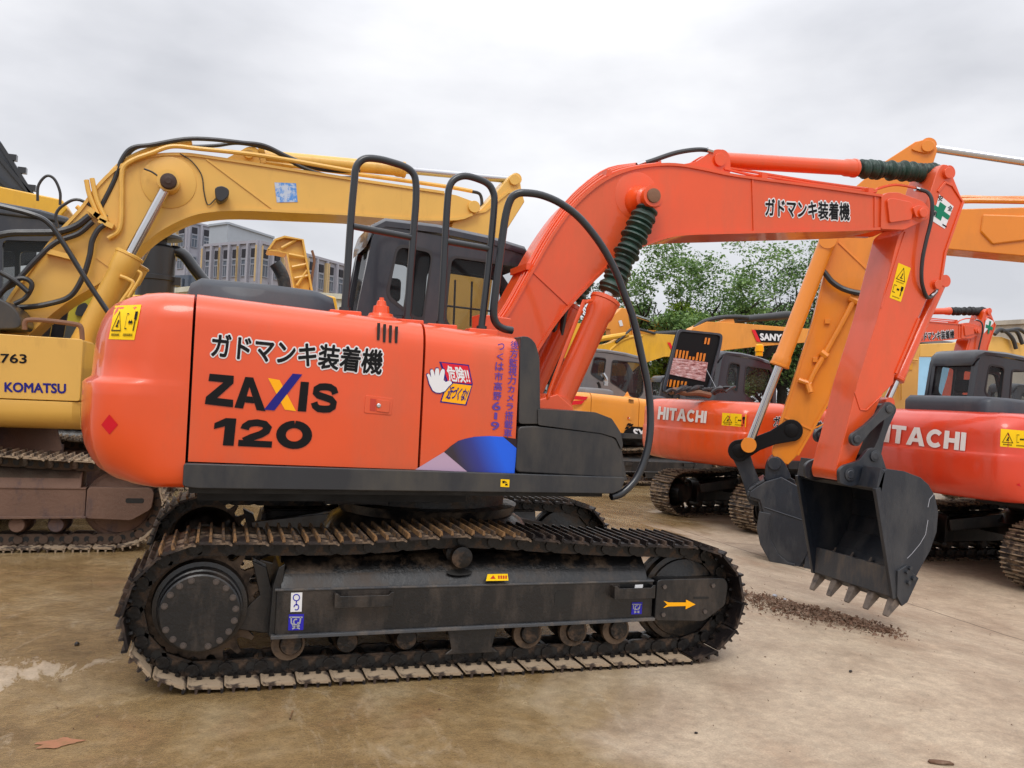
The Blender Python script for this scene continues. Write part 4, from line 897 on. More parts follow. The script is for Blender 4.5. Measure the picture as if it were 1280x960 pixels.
    patch(m, [bil(q, a, b) for a, b in ((.4, .1), (.6, .1), (.6, .4), (.9, .4), (.9, .6), (.6, .6), (.6, .9), (.4, .9), (.4, .6), (.1, .6), (.1, .4), (.4, .4))], SA, .014); m.obj('green_cross', 'green', o, smooth=False)
    return root
def orange_right():
    loc = (9.28, 2.76, -.4); fr = Fr(loc)
    root = thing('excavator', 'orange-red excavator at the right edge with grey hood and big HITACHI lettering', 'excavator', loc, group=GRP)
    undercarriage(root, individual=False)
    xf = Matrix.Translation((-.05, -.06, 0))@Matrix.Diagonal((1, 1.05, 1, 1))
    u = upper(root, xf, 'orange_old', rear=.1, stretch=1.15, g=.3, cxf=xf@Matrix.Translation((-.62, 0, .06)), hxf=xf@Matrix.Translation((-.42, 0, .06)))
    bv = BVHTree.FromPolygons([xf@Vector(v) for v in u['cwm'].v], u['cwm'].f); S = surf_bvh(fr, bv, fallback=surf_plane(fr, .3))
    heavy('maker_lettering', 'HITACHI', [(1085, 550), (1207, 564), (1209, 541), (1088, 528)], S, 'hlwhite', u['cw'], .07, .012)
    warning_label([(1250, 558), (1286, 561), (1287, 539), (1251, 536)], S, u['cw'], True, 5)
    m = MB(); patch(m, [(1270, 606), (1290, 614), (1290, 596), (1285, 598)], S, .006); m.obj('red_diamond', 'redblend', u['cw'])
    front(root, xf@Matrix.Translation((.2, 0, 0)), 'orange_old', 'bootblack')
    return root
def amber_digger():
    """facing left: only its arm, bucket and boom tip stand in the picture; body further right"""
    rz = -.6; loc = (7.0-1.1*math.sin(.6)+7.2*math.cos(.6), 4.6-1.1*math.cos(.6)-7.2*math.sin(.6), -.4); fr = Fr(loc, rz); Y = 1.1
    root = thing('excavator', 'amber excavator reaching in from the right with chrome bucket cylinder and black curled bucket', 'excavator', loc, rz, group=GRP)
    xf = Matrix.Translation((1.4, 1.31, 0))@Matrix.Rotation(math.pi, 4, 'Z')@Matrix.Translation((-1.4, -1.31, 0))
    undercarriage(root, individual=False); upper(root, xf, 'amber'); X = lambda l, y=Y: fr.xz(l, y)
    st = X([(1107, 201), (1144, 177), (1157, 174), (1168, 177), (1172, 187), (1167, 203), (1165, 230), (1130, 290), (1103, 345), (1075, 400), (1047, 470), (1037, 500), (997, 569), (985, 581), (972, 577), (965, 568), (966, 560), (979, 520), (1018, 399), (1043, 298), (1066, 236)])
    m = MB(); m.prism(st, Y, Y+.42); arm = m.obj('arm', 'amber', root, bevel=.012)
    m = MB(); band(m, X([(1070, 410), (1047, 470), (1037, 500), (997, 569)]), Y-.02, Y+.44, .03); band(m, X([(1043, 298), (1018, 399), (979, 520), (968, 556)]), Y-.02, Y+.44, .03)
    for a, b in (((1048, 303), (1092, 345)), ((978, 521), (1014, 537)), ((1014, 537), (1030, 530))): p, q = fr.pt(*a, Y), fr.pt(*b, Y); m.beam((p[0], Y-.004, p[2]), (q[0], Y-.004, q[2]), .02, .02)
    for a in ((1034, 402), (1019, 450)): p = fr.pt(*a, Y); m.box(p[0]-.03, p[0]+.03, Y-.04, Y, p[2]-.03, p[2]+.03)
    m.tube([fr.pt(a, b, Y-.05) for a, b in ((1072, 368), (1066, 378), (1050, 408), (1029, 446), (1018, 465), (1012, 478), (1010, 486))], .035, 8)
    for a, b, c, e in ((1062, 372, 1074, 378), (1026, 440, 1034, 446)): m.cyl(fr.pt(a, b, Y-.05), fr.pt(c, e, Y-.05), .05, n=8)
    m.cyl(fr.pt(998, 475, Y-.05), fr.pt(1014, 480, Y-.05), .035, n=8); m.cyl(fr.pt(1010, 480, Y-.06), fr.pt(1013, 491, Y-.08), .04, n=8)
    m.prism(roundpoly(X([(1138, 187), (1150, 176), (1162, 175), (1170, 186), (1160, 193), (1146, 190)]), .06, 3), Y-.03, Y); p = fr.pt(1159, 184, Y); m.cyl((p[0], Y-.06, p[2]), (p[0], Y+.48, p[2]), .07); p = fr.pt(1036, 299, Y); m.cyl((p[0], Y-.05, p[2]), (p[0], Y+.47, p[2]), .1)
    m.obj('arm_trim', 'amber', arm, bevel=.003)
    bo = X([(1140, 262), (1187, 262.5), (1280, 260), (1420, 262), (1540, 290), (1660, 380), (1700, 470), (1600, 470), (1480, 370), (1380, 330), (1280, 321), (1182, 312), (1140, 300)], Y+.1)
    m = MB(); m.prism(bo, Y+.05, Y+.5); bm = m.obj('boom', 'amber', root, bevel=.012)
    m = MB(); m.tube([fr.pt(a, b, Y+.1) for a, b in ((1185, 254), (1205, 251), (1240, 251), (1300, 252), (1420, 254))], .035, 8); m.tube([fr.pt(a, b, Y+.2) for a, b in ((1185, 250), (1205, 247), (1240, 248), (1300, 248), (1420, 250))], .03, 8); m.obj('boom_pipe', 'amber', bm)
    m = MB(); m.prism([(a, b) for a, b in X([(1228, 268), (1290, 270), (1290, 300), (1240, 306), (1225, 290)], Y+.05)], Y+.02, Y+.06); m.obj('side_plate', 'amber', bm, bevel=.02)
    ram(root, (lambda p: p)(fr.pt(1480, 232, Y+.25)), fr.pt(1159, 184, Y+.25), .58, .1, .052, 'amber', None, None, 'arm_cylinder')
    ram(root, fr.pt(1034, 302, Y-.12), fr.pt(936, 556, Y-.12), .61, .1, .052, 'amber', None, None, 'bucket_cylinder')
    m = MB(); m.tube([fr.pt(a, b, Y-.1) for a, b in ((1021, 333), (1030, 340), (1040, 352), (1054, 361), (1072, 366), (1085, 366))], .035, 8); m.tube([fr.pt(a, b, Y-.02) for a, b in ((1098, 300), (1093, 312), (1091, 328))], .03, 8); m.obj('hydraulic_hose', 'rubber', root)
    m = MB(); p, q = X([(989, 538), (924, 563)]); link(m, p, q, Y-.06, .07, .14, .09); q2 = X([(960, 540)])[0]; m.obj('lever', 'black', root, bevel=.01)
    m = MB(); p, q = X([(924, 563), (946, 621)]); link(m, p, q, Y+.0, .1, .12, .1); m.obj('link', 'bucket', root, bevel=.01)
    # bucket
    bp = [(956, 600), (976, 594), (996, 605), (1004, 640), (1012, 679), (1007, 690), (998, 704), (990, 707), (979, 705), (966, 692), (955, 674), (952, 656), (954, 637), (950, 622), (937, 618), (938, 612), (946, 606)]
    bx = X(bp); m = MB(); m.prism(bx, Y-.3, Y-.27); m.prism(bx, Y+.62, Y+.65); sh = bx[5:]+[bx[0]]
    for k in range(len(sh)-1): a, b = Vector(sh[k]), Vector(sh[k+1]); d = (b-a).normalized(); n = Vector((d.y, -d.x))*.03; m.extr([(a.x, Y-.27, a.y), (b.x, Y-.27, b.y), (b.x-n.x, Y-.27, b.y-n.y), (a.x-n.x, Y-.27, a.y-n.y)], (0, .89, 0))
    bk = m.obj('bucket', 'bucket', root, bevel=.01)
    m = MB(); band(m, X([(956, 637), (953, 656), (957, 674), (967, 692), (980, 703), (991, 706)]), Y-.33, Y-.29, .14); p, q = fr.pt(955, 634, Y-.3), fr.pt(1003, 650, Y-.3); m.beam((p[0], Y-.305, p[2]), (q[0], Y-.305, q[2]), .015, .015); m.obj('wear_plate', 'bucket', bk, bevel=.01)
    m = MB(); ear = roundpoly(X([(956, 602), (957, 582), (963, 571), (973, 570), (981, 578), (990, 598)]), .05, 3); m.prism(ear, Y-.06, Y-.02); m.prism(ear, Y+.44, Y+.48); m.prism(roundpoly(X([(937, 620), (938, 611), (946, 607), (956, 612), (954, 632)]), .05, 3), Y-.05, Y+.1); p = fr.pt(968, 579, Y); m.cyl((p[0], Y-.1, p[2]), (p[0], Y+.5, p[2]), .08); m.obj('hinge_ear', 'bucket', bk, bevel=.006)
    for i in range(4):
        y = Y-.25+i*.28; m = MB(); p = X([(1004, 700), (1012, 690), (1008, 716)]); m.prism(p, y, y+.07); m.obj('tooth', 'tooth', bk, bevel=.004)
    m = MB(); m.prism(X([(1012, 680), (1018, 700), (1008, 717), (1003, 706), (1005, 692)]), Y-.34, Y-.3); m.obj('side_cutter', 'bucket', bk)
    return root
def ochre_left():
    """the large ochre machine parked behind on the left"""
    loc = (-4.0, 3.93, 0.); fr = Fr(loc); X = lambda l, y: fr.xz(l, y)
    root = thing('excavator', 'ochre yellow excavator on the left marked KOMATSU with long hose-covered boom', 'excavator', loc, group=GRP)
    u0 = len(root.children)
    for nr, y in ((True, .06), (False, 2.15)):
        tr = build_track(root, y, False, ('mudshoe', 'mudshoe', 'mud'), 'mudframe', nr); tr.scale = (1.12, 1.12, 1.12)
        if nr: m = MB(); m.prism(roundpoly([(2.92, .39), (3.06, .39), (3.06, .43), (2.92, .43)], .02, 4), y+.0585, y+.07); m.obj('slot', 'gap_shade', tr)
    c = MB(); c.box(1.0, 2.4, .6, 2.4, .5, .8); c.rev((1.7, 1.6, .8), (1.7, 1.6, 1.15), [(0, .8), (.35, .7)], 32); c.obj('lower_frame', 'mudframe', root)
    # body: box beside the cab, rounded belly
    m = MB(); yb = .22
    top = X([(-260, 408), (104, 424)], yb); x1 = top[1][0]; z1 = top[1][1]
    m.prism(roundpoly([(-1.6, 1.35), (x1, 1.35), (x1, z1), (-1.6, z1+.02)], .03, 3), yb, 1.1); body = m.obj('body', 'yellow', root, bevel=.03, seg=3)
    m = MB(); secs = []
    for x in (-1.6, 0, 1.5, x1-.06, x1): 
        r = .05 if x == x1 else 0
        secs.append([(x, y, z) for y, z in ((yb+.0+r, 1.342), (yb-.005+r, 1.25), (yb+.02+r, 1.16), (yb+.07+r, 1.11-0), (yb+.16, 1.085), (1.1, 1.085), (1.1, 1.342))])
    m.loft(secs); m.obj('side_skirt', 'yellow', root)
    m = MB(); m.box(-1.6, 2.7, .5, 2.7, 1.1, 1.5); m.box(-2.2, 1.9, 2.0, 2.95, 1.2, 1.6); m.obj('main_frame', 'gap_shade', root)
    m = MB(); m.loft([[(x, y, z) for x, y in ((-1.6, .3-.0), (-2.4+k, .5), (-2.75+k, 1.2), (-2.75+k, 2.0), (-2.4+k, 2.7), (-1.6, 2.9))] for z, k in ((1.0, .3), (1.1, .1), (1.5, 0), (2.0, .1), (2.1, .3))]); m.obj('counterweight', 'yellow', root, bevel=.03)
    m = MB(); m.box(-1.6, .6, .3, 1.9, 1.9, 2.3); m.obj('engine_hood', 'yellow', root, bevel=.05, seg=3)
    SB = surf_plane(fr, yb)
    lettering('maker_lettering', 'KOMATSU', [(6, 489.5), (82, 491.5), (82, 480), (6, 478)], SB, 'navy', body, .035, .004)
    lettering('fleet_number', 'L763', [(-10, 453), (33, 454), (33, 443), (-10, 442)], SB, 'black', body, .02, .004)
    m = MB(); m.tube([fr.pt(a, b, yb+.15) for a, b in ((31, 412), (31, 404), (36, 400), (60, 401), (92, 405), (101, 409), (103, 425))], .022, 8); m.obj('handrail', 'rustysteel', root)
    # boom
    Y = 1.17; UEK = [(-40, 520), (0, 400), (20, 362), (65, 301), (100, 263), (125, 230), (152, 207), (190, 195), (228, 193), (257, 196), (324, 206), (439, 224), (555, 241), (570, 244), (592, 252), (600, 262), (590, 268), (570, 274), (515, 274), (436, 268), (372, 265), (300, 262), (262, 264), (235, 270), (204, 285), (180, 303), (135, 345), (81, 378), (38, 415), (-10, 470), (-40, 520)]
    up = curve2(X(UEK[:13], Y)); lo = curve2(X(UEK[16:], Y))
    m = MB(); m.prism(up+X(UEK[13:16], Y)+lo[:-1], Y, Y+.5); boom = m.obj('boom', 'yellow', root)
    m = MB(); band(m, up, Y-.02, Y+.52, .03); band(m, lo, Y-.02, Y+.52, .03)
    p = fr.pt(211, 228, Y); m.rev((p[0], Y-.012, p[2]), (p[0], Y+.02, p[2]), [(0, .26), (.004, .27), (.03, .275)], 40)
    for a, b in (((258, 199), (342, 262)), ((121, 322), (150, 343))): s, t = fr.pt(*a, Y), fr.pt(*b, Y); m.beam((s[0], Y-.003, s[2]), (t[0], Y-.003, t[2]), .018, .018)
    m.obj('flange', 'yellow', boom)
    m = MB(); m.prism(roundpoly(X([(280, 201), (300, 190), (310, 184), (321, 186), (326, 208)], Y+.15), .04, 3), Y+.1, Y+.4); p = fr.pt(311, 193, Y+.1); m.cyl((p[0], Y+.06, p[2]), (p[0], Y+.44, p[2]), .05); p = fr.pt(592, 259, Y); m.cyl((p[0], Y-.04, p[2]), (p[0], Y+.54, p[2]), .07); m.obj('cylinder_ear', 'yellow', boom, bevel=.01)
    m = MB(); p = fr.pt(211, 228, Y-.2); m.rev((p[0], Y-.3, p[2]), (p[0], Y+.8, p[2]), [(0, .03), (.004, .035), (.006, .06), (.012, .075), (.03, .08), (.3, .08), (.32, .07), (1.08, .07), (1.1, .05)], 24); m.obj('boom_pin', 'darkpin', boom)
    SY = surf_plane(fr, Y); m = MB(); patch(m, [(346, 253), (372, 252.5), (370, 229), (343, 228)], SY, .005); m.obj('blue_sticker', 'bluesticker', boom, smooth=False)
    # arm
    ar = X([(566, 278), (600, 262), (622, 238), (632, 226), (638, 219), (645, 216), (650, 221), (652, 238), (656, 252), (635, 285), (622, 300), (612, 380), (600, 460), (548, 460), (552, 360), (560, 300)], Y+.06)
    m = MB(); m.prism(ar, Y+.06, Y+.44); am = m.obj('arm', 'yellow', root, bevel=.012); m = MB(); band(m, X([(578, 271), (606, 264), (634, 241), (651, 237)], Y+.06), Y+.04, Y+.46, .025); p = fr.pt(644, 224, Y); m.cyl((p[0], Y+.02, p[2]), (p[0], Y+.48, p[2]), .06); m.obj('arm_trim', 'yellow', am)
    ram(root, fr.pt(316, 195, Y+.25), fr.pt(643, 225, Y+.25), .56, .075, .045, 'yellow', None, None, 'arm_cylinder', None, .1)
    for y in (Y-.13, Y+.63):
        a, b = fr.pt(104, 425, Y-.13), fr.pt(211, 228, Y-.13); ram(root, (a[0]-.1, y, a[2]-.25), (b[0], y, b[2]), .60, .115, .052, 'yellow', None, None, 'boom_cylinder', None, .2)
    m = MB(); m.tube([fr.pt(a, b, Y-.26) for a, b in ((150, 345), (160, 349), (166, 356), (150, 380), (128, 415))], .02, 8); m.tube([fr.pt(a, b, Y-.3) for a, b in ((172, 338), (176, 345), (160, 372))], .014, 8); m.obj('cylinder_pipe', 'yellow', root)
    # pipes and hoses along the boom
    m = MB()
    for k, pts in enumerate((((135, 298), (150, 285), (152, 245), (152, 222), (155, 208), (168, 199), (190, 191), (215, 183), (250, 186), (330, 195), (440, 214)), ((128, 292), (124, 256), (126, 244), (140, 215), (165, 196), (200, 183), (240, 178)), ((132, 274), (121, 250), (115, 223)), ((122, 268), (112, 244), (108, 225)), ((330, 203), (440, 217), (550, 232), (590, 239)), ((96, 258), (120, 280), (138, 295)), ((330, 190), (380, 196), (440, 203)))):
        m.tube([fr.pt(a, b, Y-.05 if k in (0, 2, 3) else Y+.05*k) for a, b in pts], .024 if k < 6 else .018, 8)
    for a, b, c, d in ((112, 262, 124, 272), (118, 268, 134, 278), (124, 276, 142, 284), (58, 314, 90, 322), (84, 310, 92, 324)): m.beam(fr.pt(a, b, Y-.06), fr.pt(c, d, Y-.06), .1, .05)
    m.beam(fr.pt(326, 183, Y+.2), fr.pt(329, 205, Y+.2), .1, .06)
    m.obj('hydraulic_pipe', 'yellow', root)
    m = MB()
    H = [(((118, 272), (128, 255), (143, 225), (152, 200), (165, 185), (190, 181), (230, 174), (262, 174), (300, 178), (330, 182), (360, 196), (395, 210), (430, 214), (450, 213)), .03, 0.), (((124, 277), (136, 255), (147, 222), (158, 197), (172, 184), (205, 180), (240, 183), (270, 182), (300, 179), (340, 188), (375, 208), (415, 221), (445, 222)), .026, .1),
         (((112, 270), (94, 283), (70, 290), (40, 291), (10, 292), (-20, 300)), .045, -.05), (((116, 277), (98, 292), (70, 303), (45, 325), (20, 352), (5, 362), (-10, 380)), .035, -.1), (((130, 281), (122, 288), (115, 302), (112, 320), (104, 345), (88, 370), (60, 380), (30, 384), (5, 382)), .035, -.1), (((0, 366), (14, 352), (30, 348), (40, 356), (32, 372), (18, 380)), .03, -.2),
         (((134, 271), (100, 250), (80, 256), (70, 268), (72, 284)), .02, 0.), (((47, 251), (48, 232), (58, 220), (68, 224), (75, 240), (75, 256)), .018, .3), (((180, 211), (190, 215), (200, 222)), .012, -.1), (((225, 192), (240, 202), (252, 219), (255, 240), (260, 256), (270, 248)), .008, -.02), (((0, 340), (20, 352), (35, 365)), .03, -.25)]
    for pts, r, dy in H: m.tube([fr.pt(a, b, Y+dy) for a, b in pts], r*.78, 8)
    m.tube([fr.pt(a, b, Y+.3) for a, b in ((588, 239), (600, 243), (602, 258), (596, 270), (576, 285))], .02, 8)
    m.obj('hydraulic_hose', 'rubber', root)
    m = MB(); m.tube([fr.pt(a, b, .5) for a, b in ((-10, 255), (40, 268), (62, 280), (80, 305), (108, 350), (137, 393))], .024, 8); m.obj('guard_rail', 'railpaint', root)
    m = MB(); p = fr.pt(275, 243, Y-.08); m.prism(roundpoly(X([(268, 237), (277, 234), (287, 239), (285, 249), (276, 255), (270, 251)], Y-.1), .03, 2), Y-.2, Y-.04); m.cyl((p[0], Y-.05, p[2]-.06), (p[0], Y, p[2]-.06), .03); m.obj('work_lamp', 'rubber', root, bevel=.01)
    # cab behind the boom
    yc = 2.05; out = X([(-120, 262), (0, 268), (60, 275), (84, 284), (88, 296), (76, 345), (60, 430), (-120, 430)], yc); w1 = X([(3, 300), (74, 302), (62, 352), (48, 392), (3, 388)], yc); w2 = X([(-100, 300), (-4, 300), (-4, 388), (-100, 388)], yc)
    cb = None
    for y in (yc, yc+.85):
        m = MB(); m.holed([(a, y, b) for a, b in roundpoly(out, .06, 3)], [[(a, y, b) for a, b in roundpoly(w1, .06, 3)], [(a, y, b) for a, b in roundpoly(w2, .06, 3)]], (0, .05, 0)); o = m.obj('cab' if cb is None else 'cab_wall', 'cabpaint', cb or root, bevel=.01); cb = cb or o
        g = MB(); g.add([(a, y+.03, b) for a, b in roundpoly(w1, .06, 3)], [tuple(range(20))]); g.obj('cab_window', 'glass', cb, smooth=False); g = MB(); g.add([(a, y+.03, b) for a, b in roundpoly(w2, .06, 3)], [tuple(range(16))]); g.obj('cab_window', 'darkglass', cb, smooth=False)
    m = MB(); rf = X([(-124, 246), (0, 253), (50, 262), (86, 272), (90, 282), (60, 276), (0, 269), (-124, 263)], yc); m.prism(rf, yc-.03, yc+.93); m.obj('cab_roof', 'hoodgrey', cb, bevel=.03, seg=3)
    m = MB(); m.box(rf[0][0], 2.0, yc+.1, yc+.8, 1.5, 1.7); m.box(.9, 1.3, yc+.2, yc+.7, 1.7, 2.5); m.obj('seat', 'seatfab', cb)
    m = MB(); m.prism(roundpoly(X([(-60, 380), (0, 372), (25, 388), (32, 412), (-60, 414)], .6), .08, 3), .5, 1.1); m.obj('air_box', 'blackpaint', root, bevel=.04, seg=3)
    return root
def plain(label, loc, paintm, remap=None, boom=None, bY=1.1, bw=.4, extra=None, xf=None, shoes=('mudshoe', 'mudshoe', 'mud'), hood='closed', cxf=None):
    fr = Fr(loc); root = thing('excavator', label, 'excavator', loc, group=GRP)
    undercarriage(root, individual=False, shoemats=shoes, fm='frame'); u = upper(root, xf, paintm, hood=hood, cxf=cxf)
    if boom: m = MB(); m.prism(fr.xz(boom, bY), bY, bY+bw); u['boom'] = m.obj('boom', paintm, root, bevel=.015)
    if extra: extra(root, fr, u)
    if remap: remat(root, remap)
    return root
def others():
    def sy(root, fr, u):
        S = surf_plane(fr, YN)
        for k, p in enumerate(([(710, 494), (735, 496), (732, 500), (712, 499)], [(712, 501), (731, 501), (727, 505), (708, 507)])): m = MB(); patch(m, p, S, .012); m.obj('red_stripe', 'red', u['d1'], smooth=False)
        m = MB(); patch(m, [(778, 546), (781, 538), (790, 533), (820, 535), (820, 549)], S, .012); q = m.obj('dark_panel', 'black', u['d1'], smooth=False)
        lettering('model_letters', 'SY', [(792, 546), (806, 547), (806, 537), (792, 536)], S, 'white', q, .04, .02)
        for a, b in ((781, 533), (786, 530), (783, 529)): m = MB(); patch(m, [(a, b+3), (a+4, b+3), (a+6, b), (a+2, b)], S, .014); m.obj('checker_mark', 'black', q, smooth=False)
        m = MB(); m.tube([fr.pt(a, b, .8) for a, b in ((757, 482), (757, 474), (753, 467))], .06, 8); m.obj('exhaust_stub', 'steel', root)
    def syglass(root):
        for c in root.children:
            for w in c.children:
                if w.name.startswith('rear_window'): w.data.materials[0] = M['blueglass']
    S1 = plain('amber excavator with grey cab, red stripes and SY lettering, behind the raised black hood', (8.3, 13.7, -.33), 'amberlight', {'cabpaint': 'cabgrey', 'hoodgrey': 'cabgrey', 'glass': 'darkglass'}, extra=sy, cxf=Matrix.Translation((-.95, -.1, 0))@Matrix.Diagonal((1.25, 1.08, 1.12, 1)))
    syglass(S1)
    def sany(root, fr, u):
        Y = 1.1; S = surf_plane(fr, Y)
        m = MB(); patch(m, [(943, 412), (990, 414), (988, 429), (950, 427.5)], S, .02); q = m.obj('name_plate', 'black', u['boom'], smooth=False); m = MB(); patch(m, [(939.5, 412), (944, 412.5), (951, 427.5), (946, 427)], S, .03); m.obj('red_edge', 'red', q, smooth=False)
        lettering('maker_lettering', 'SANY', [(951, 425), (976, 426), (977, 418), (950, 417)], S, 'white', q, .05, .035)
        m = MB(); m.tube([fr.pt(a, b, Y+.2) for a, b in ((920, 401), (940, 398), (965, 396), (984, 394), (990, 396))], [.1, .1, .1, .1, .11, .12, .12, .12, .12, .12, .13, .13, .13, .14, .14, .14, .14, .14, .14, .14, .14, .14, .14, .1], 12); m.tube([fr.pt(a, b, Y+.1) for a, b in ((868, 410), (880, 402), (900, 397), (920, 396), (935, 397))], .07, 8); m.obj('sleeved_cylinder', 'rubber', root)
        m = MB(); m.prism(fr.xz([(895, 404), (915, 397), (919, 398), (921, 405)], Y), Y+.1, Y+.3); m.obj('cylinder_ear', 'amberlight', root)
        m = MB(); m.prism(fr.xz([(1050, 400), (1066, 404), (1062, 450), (1048, 470), (1038, 440)], Y), Y+.05, Y+.35); m.obj('arm', 'amberlight', root)
    plain('pale amber excavator far back whose boom carries a black SANY plate beneath the trees', (12.4, 18.6, -.4), 'amberlight', boom=[(840, 470), (855, 425), (866, 410), (884, 402), (905, 403), (930, 404.5), (985, 409), (1052, 414), (1052, 428), (1010, 428), (950, 433), (905, 438), (885, 445), (868, 480)], extra=sany)
    def yb(root, fr, u):
        Y = 1.1; S = surf_plane(fr, Y)
        m = MB(); m.tube([fr.pt(a, b, Y+.2) for a, b in ((819, 418), (834, 417), (850, 416))], .12, 10); m.tube([fr.pt(a, b, Y-.05) for a, b in ((770, 428), (782, 418), (790, 411), (800, 412), (819, 417))], .05, 8); m.obj('hydraulic_hose', 'rubber', root)
        m = MB(); m.tube([fr.pt(a, b, Y) for a, b in ((744, 425), (760, 422), (785, 418))], .1, 8); m.tube([fr.pt(a, b, Y) for a, b in ((762, 438), (775, 427), (790, 421), (803, 420))], .05, 8); m.prism(fr.xz([(706, 402), (728, 404), (738, 430), (742, 480), (700, 480)], Y), Y+.1, Y+.5); m.obj('boom_pipe', 'yellowbright', root)
        m = MB(); patch(m, [(834, 428), (838, 428), (842, 437), (839, 437)], S, .03); m.obj('red_edge', 'red', u['boom'], smooth=False)
    plain('bright yellow excavator far back, curved boom directly above the grey cab', (10.6, 24, -.4), 'yellowbright', boom=[(740, 470), (742, 432), (757, 430), (764, 428), (776, 422), (795, 418), (818, 417), (850, 419), (905, 428), (905, 448), (870, 446), (830, 446), (800, 456), (785, 470)], extra=yb)
    def ys(root, fr, u):
        Y = 1.1; S = surf_plane(fr, Y); m = MB(); m.prism(fr.xz([(760, 400), (768, 393), (777, 384.5), (784, 386), (789, 412), (791, 425), (764, 425), (763, 412), (759, 411)], Y), Y, Y+.5); a = m.obj('arm', 'amberlight', root, bevel=.03); m = MB(); patch(m, [(773, 401), (777, 400), (779, 407), (775, 408)], S, .03); m.obj('white_label', 'white', a, smooth=False)
        ram(root, fr.pt(860, 417, Y+.2), fr.pt(781, 390, Y+.2), .5, .14, .08, 'amberlight', None, None, 'arm_cylinder')
    plain('amber excavator at the far back, its upright arm end wearing a small white label', (15.5, 27, -.4), 'amberlight', boom=[(790, 412), (830, 413), (900, 420), (900, 436), (790, 428)], extra=ys)
    def yr(root, fr, u):
        Y = 1.1
        m = MB(); m.prism(roundpoly(fr.xz([(1106, 520), (1117, 432), (1150, 432), (1146, 520)], .15), .05, 3), .15, .6); p = m.obj('rear_door', 'yellow', root, bevel=.02)
        m = MB(); m.tube([fr.pt(a, b, .1) for a, b in ((1127, 500), (1127, 462), (1128, 452), (1133, 449), (1147, 450))], .02, 8); m.obj('door_rail', 'yellow', root); m = MB(); m.box(*[fr.pt(1137, 458, .15)[0]-.06, fr.pt(1137, 458, .15)[0]+.06, .13, .15, fr.pt(1137, 458, .15)[2]-.07, fr.pt(1137, 458, .15)[2]+.07]); m.obj('latch', 'yellowbright', root)
        m = MB()
        for pts in (((1243, 418), (1250, 412), (1258, 415), (1266, 424), (1270, 436)), ((1252, 414), (1266, 413), (1272, 416), (1278, 430)), ((1262, 413), (1275, 412), (1290, 424))): m.tube([fr.pt(a, b, Y-.1) for a, b in pts], .045, 8)
        m.obj('hydraulic_hose', 'rubber', root)
    plain('ochre yellow excavator mostly hidden behind the right-hand cab with black hoses over its boom', (17.0, 9.6, -.4), 'yellow', boom=[(1150, 430), (1205, 428), (1238, 420), (1252, 421), (1270, 427), (1300, 436), (1360, 470), (1330, 480), (1280, 452), (1230, 446), (1150, 446)], extra=yr)
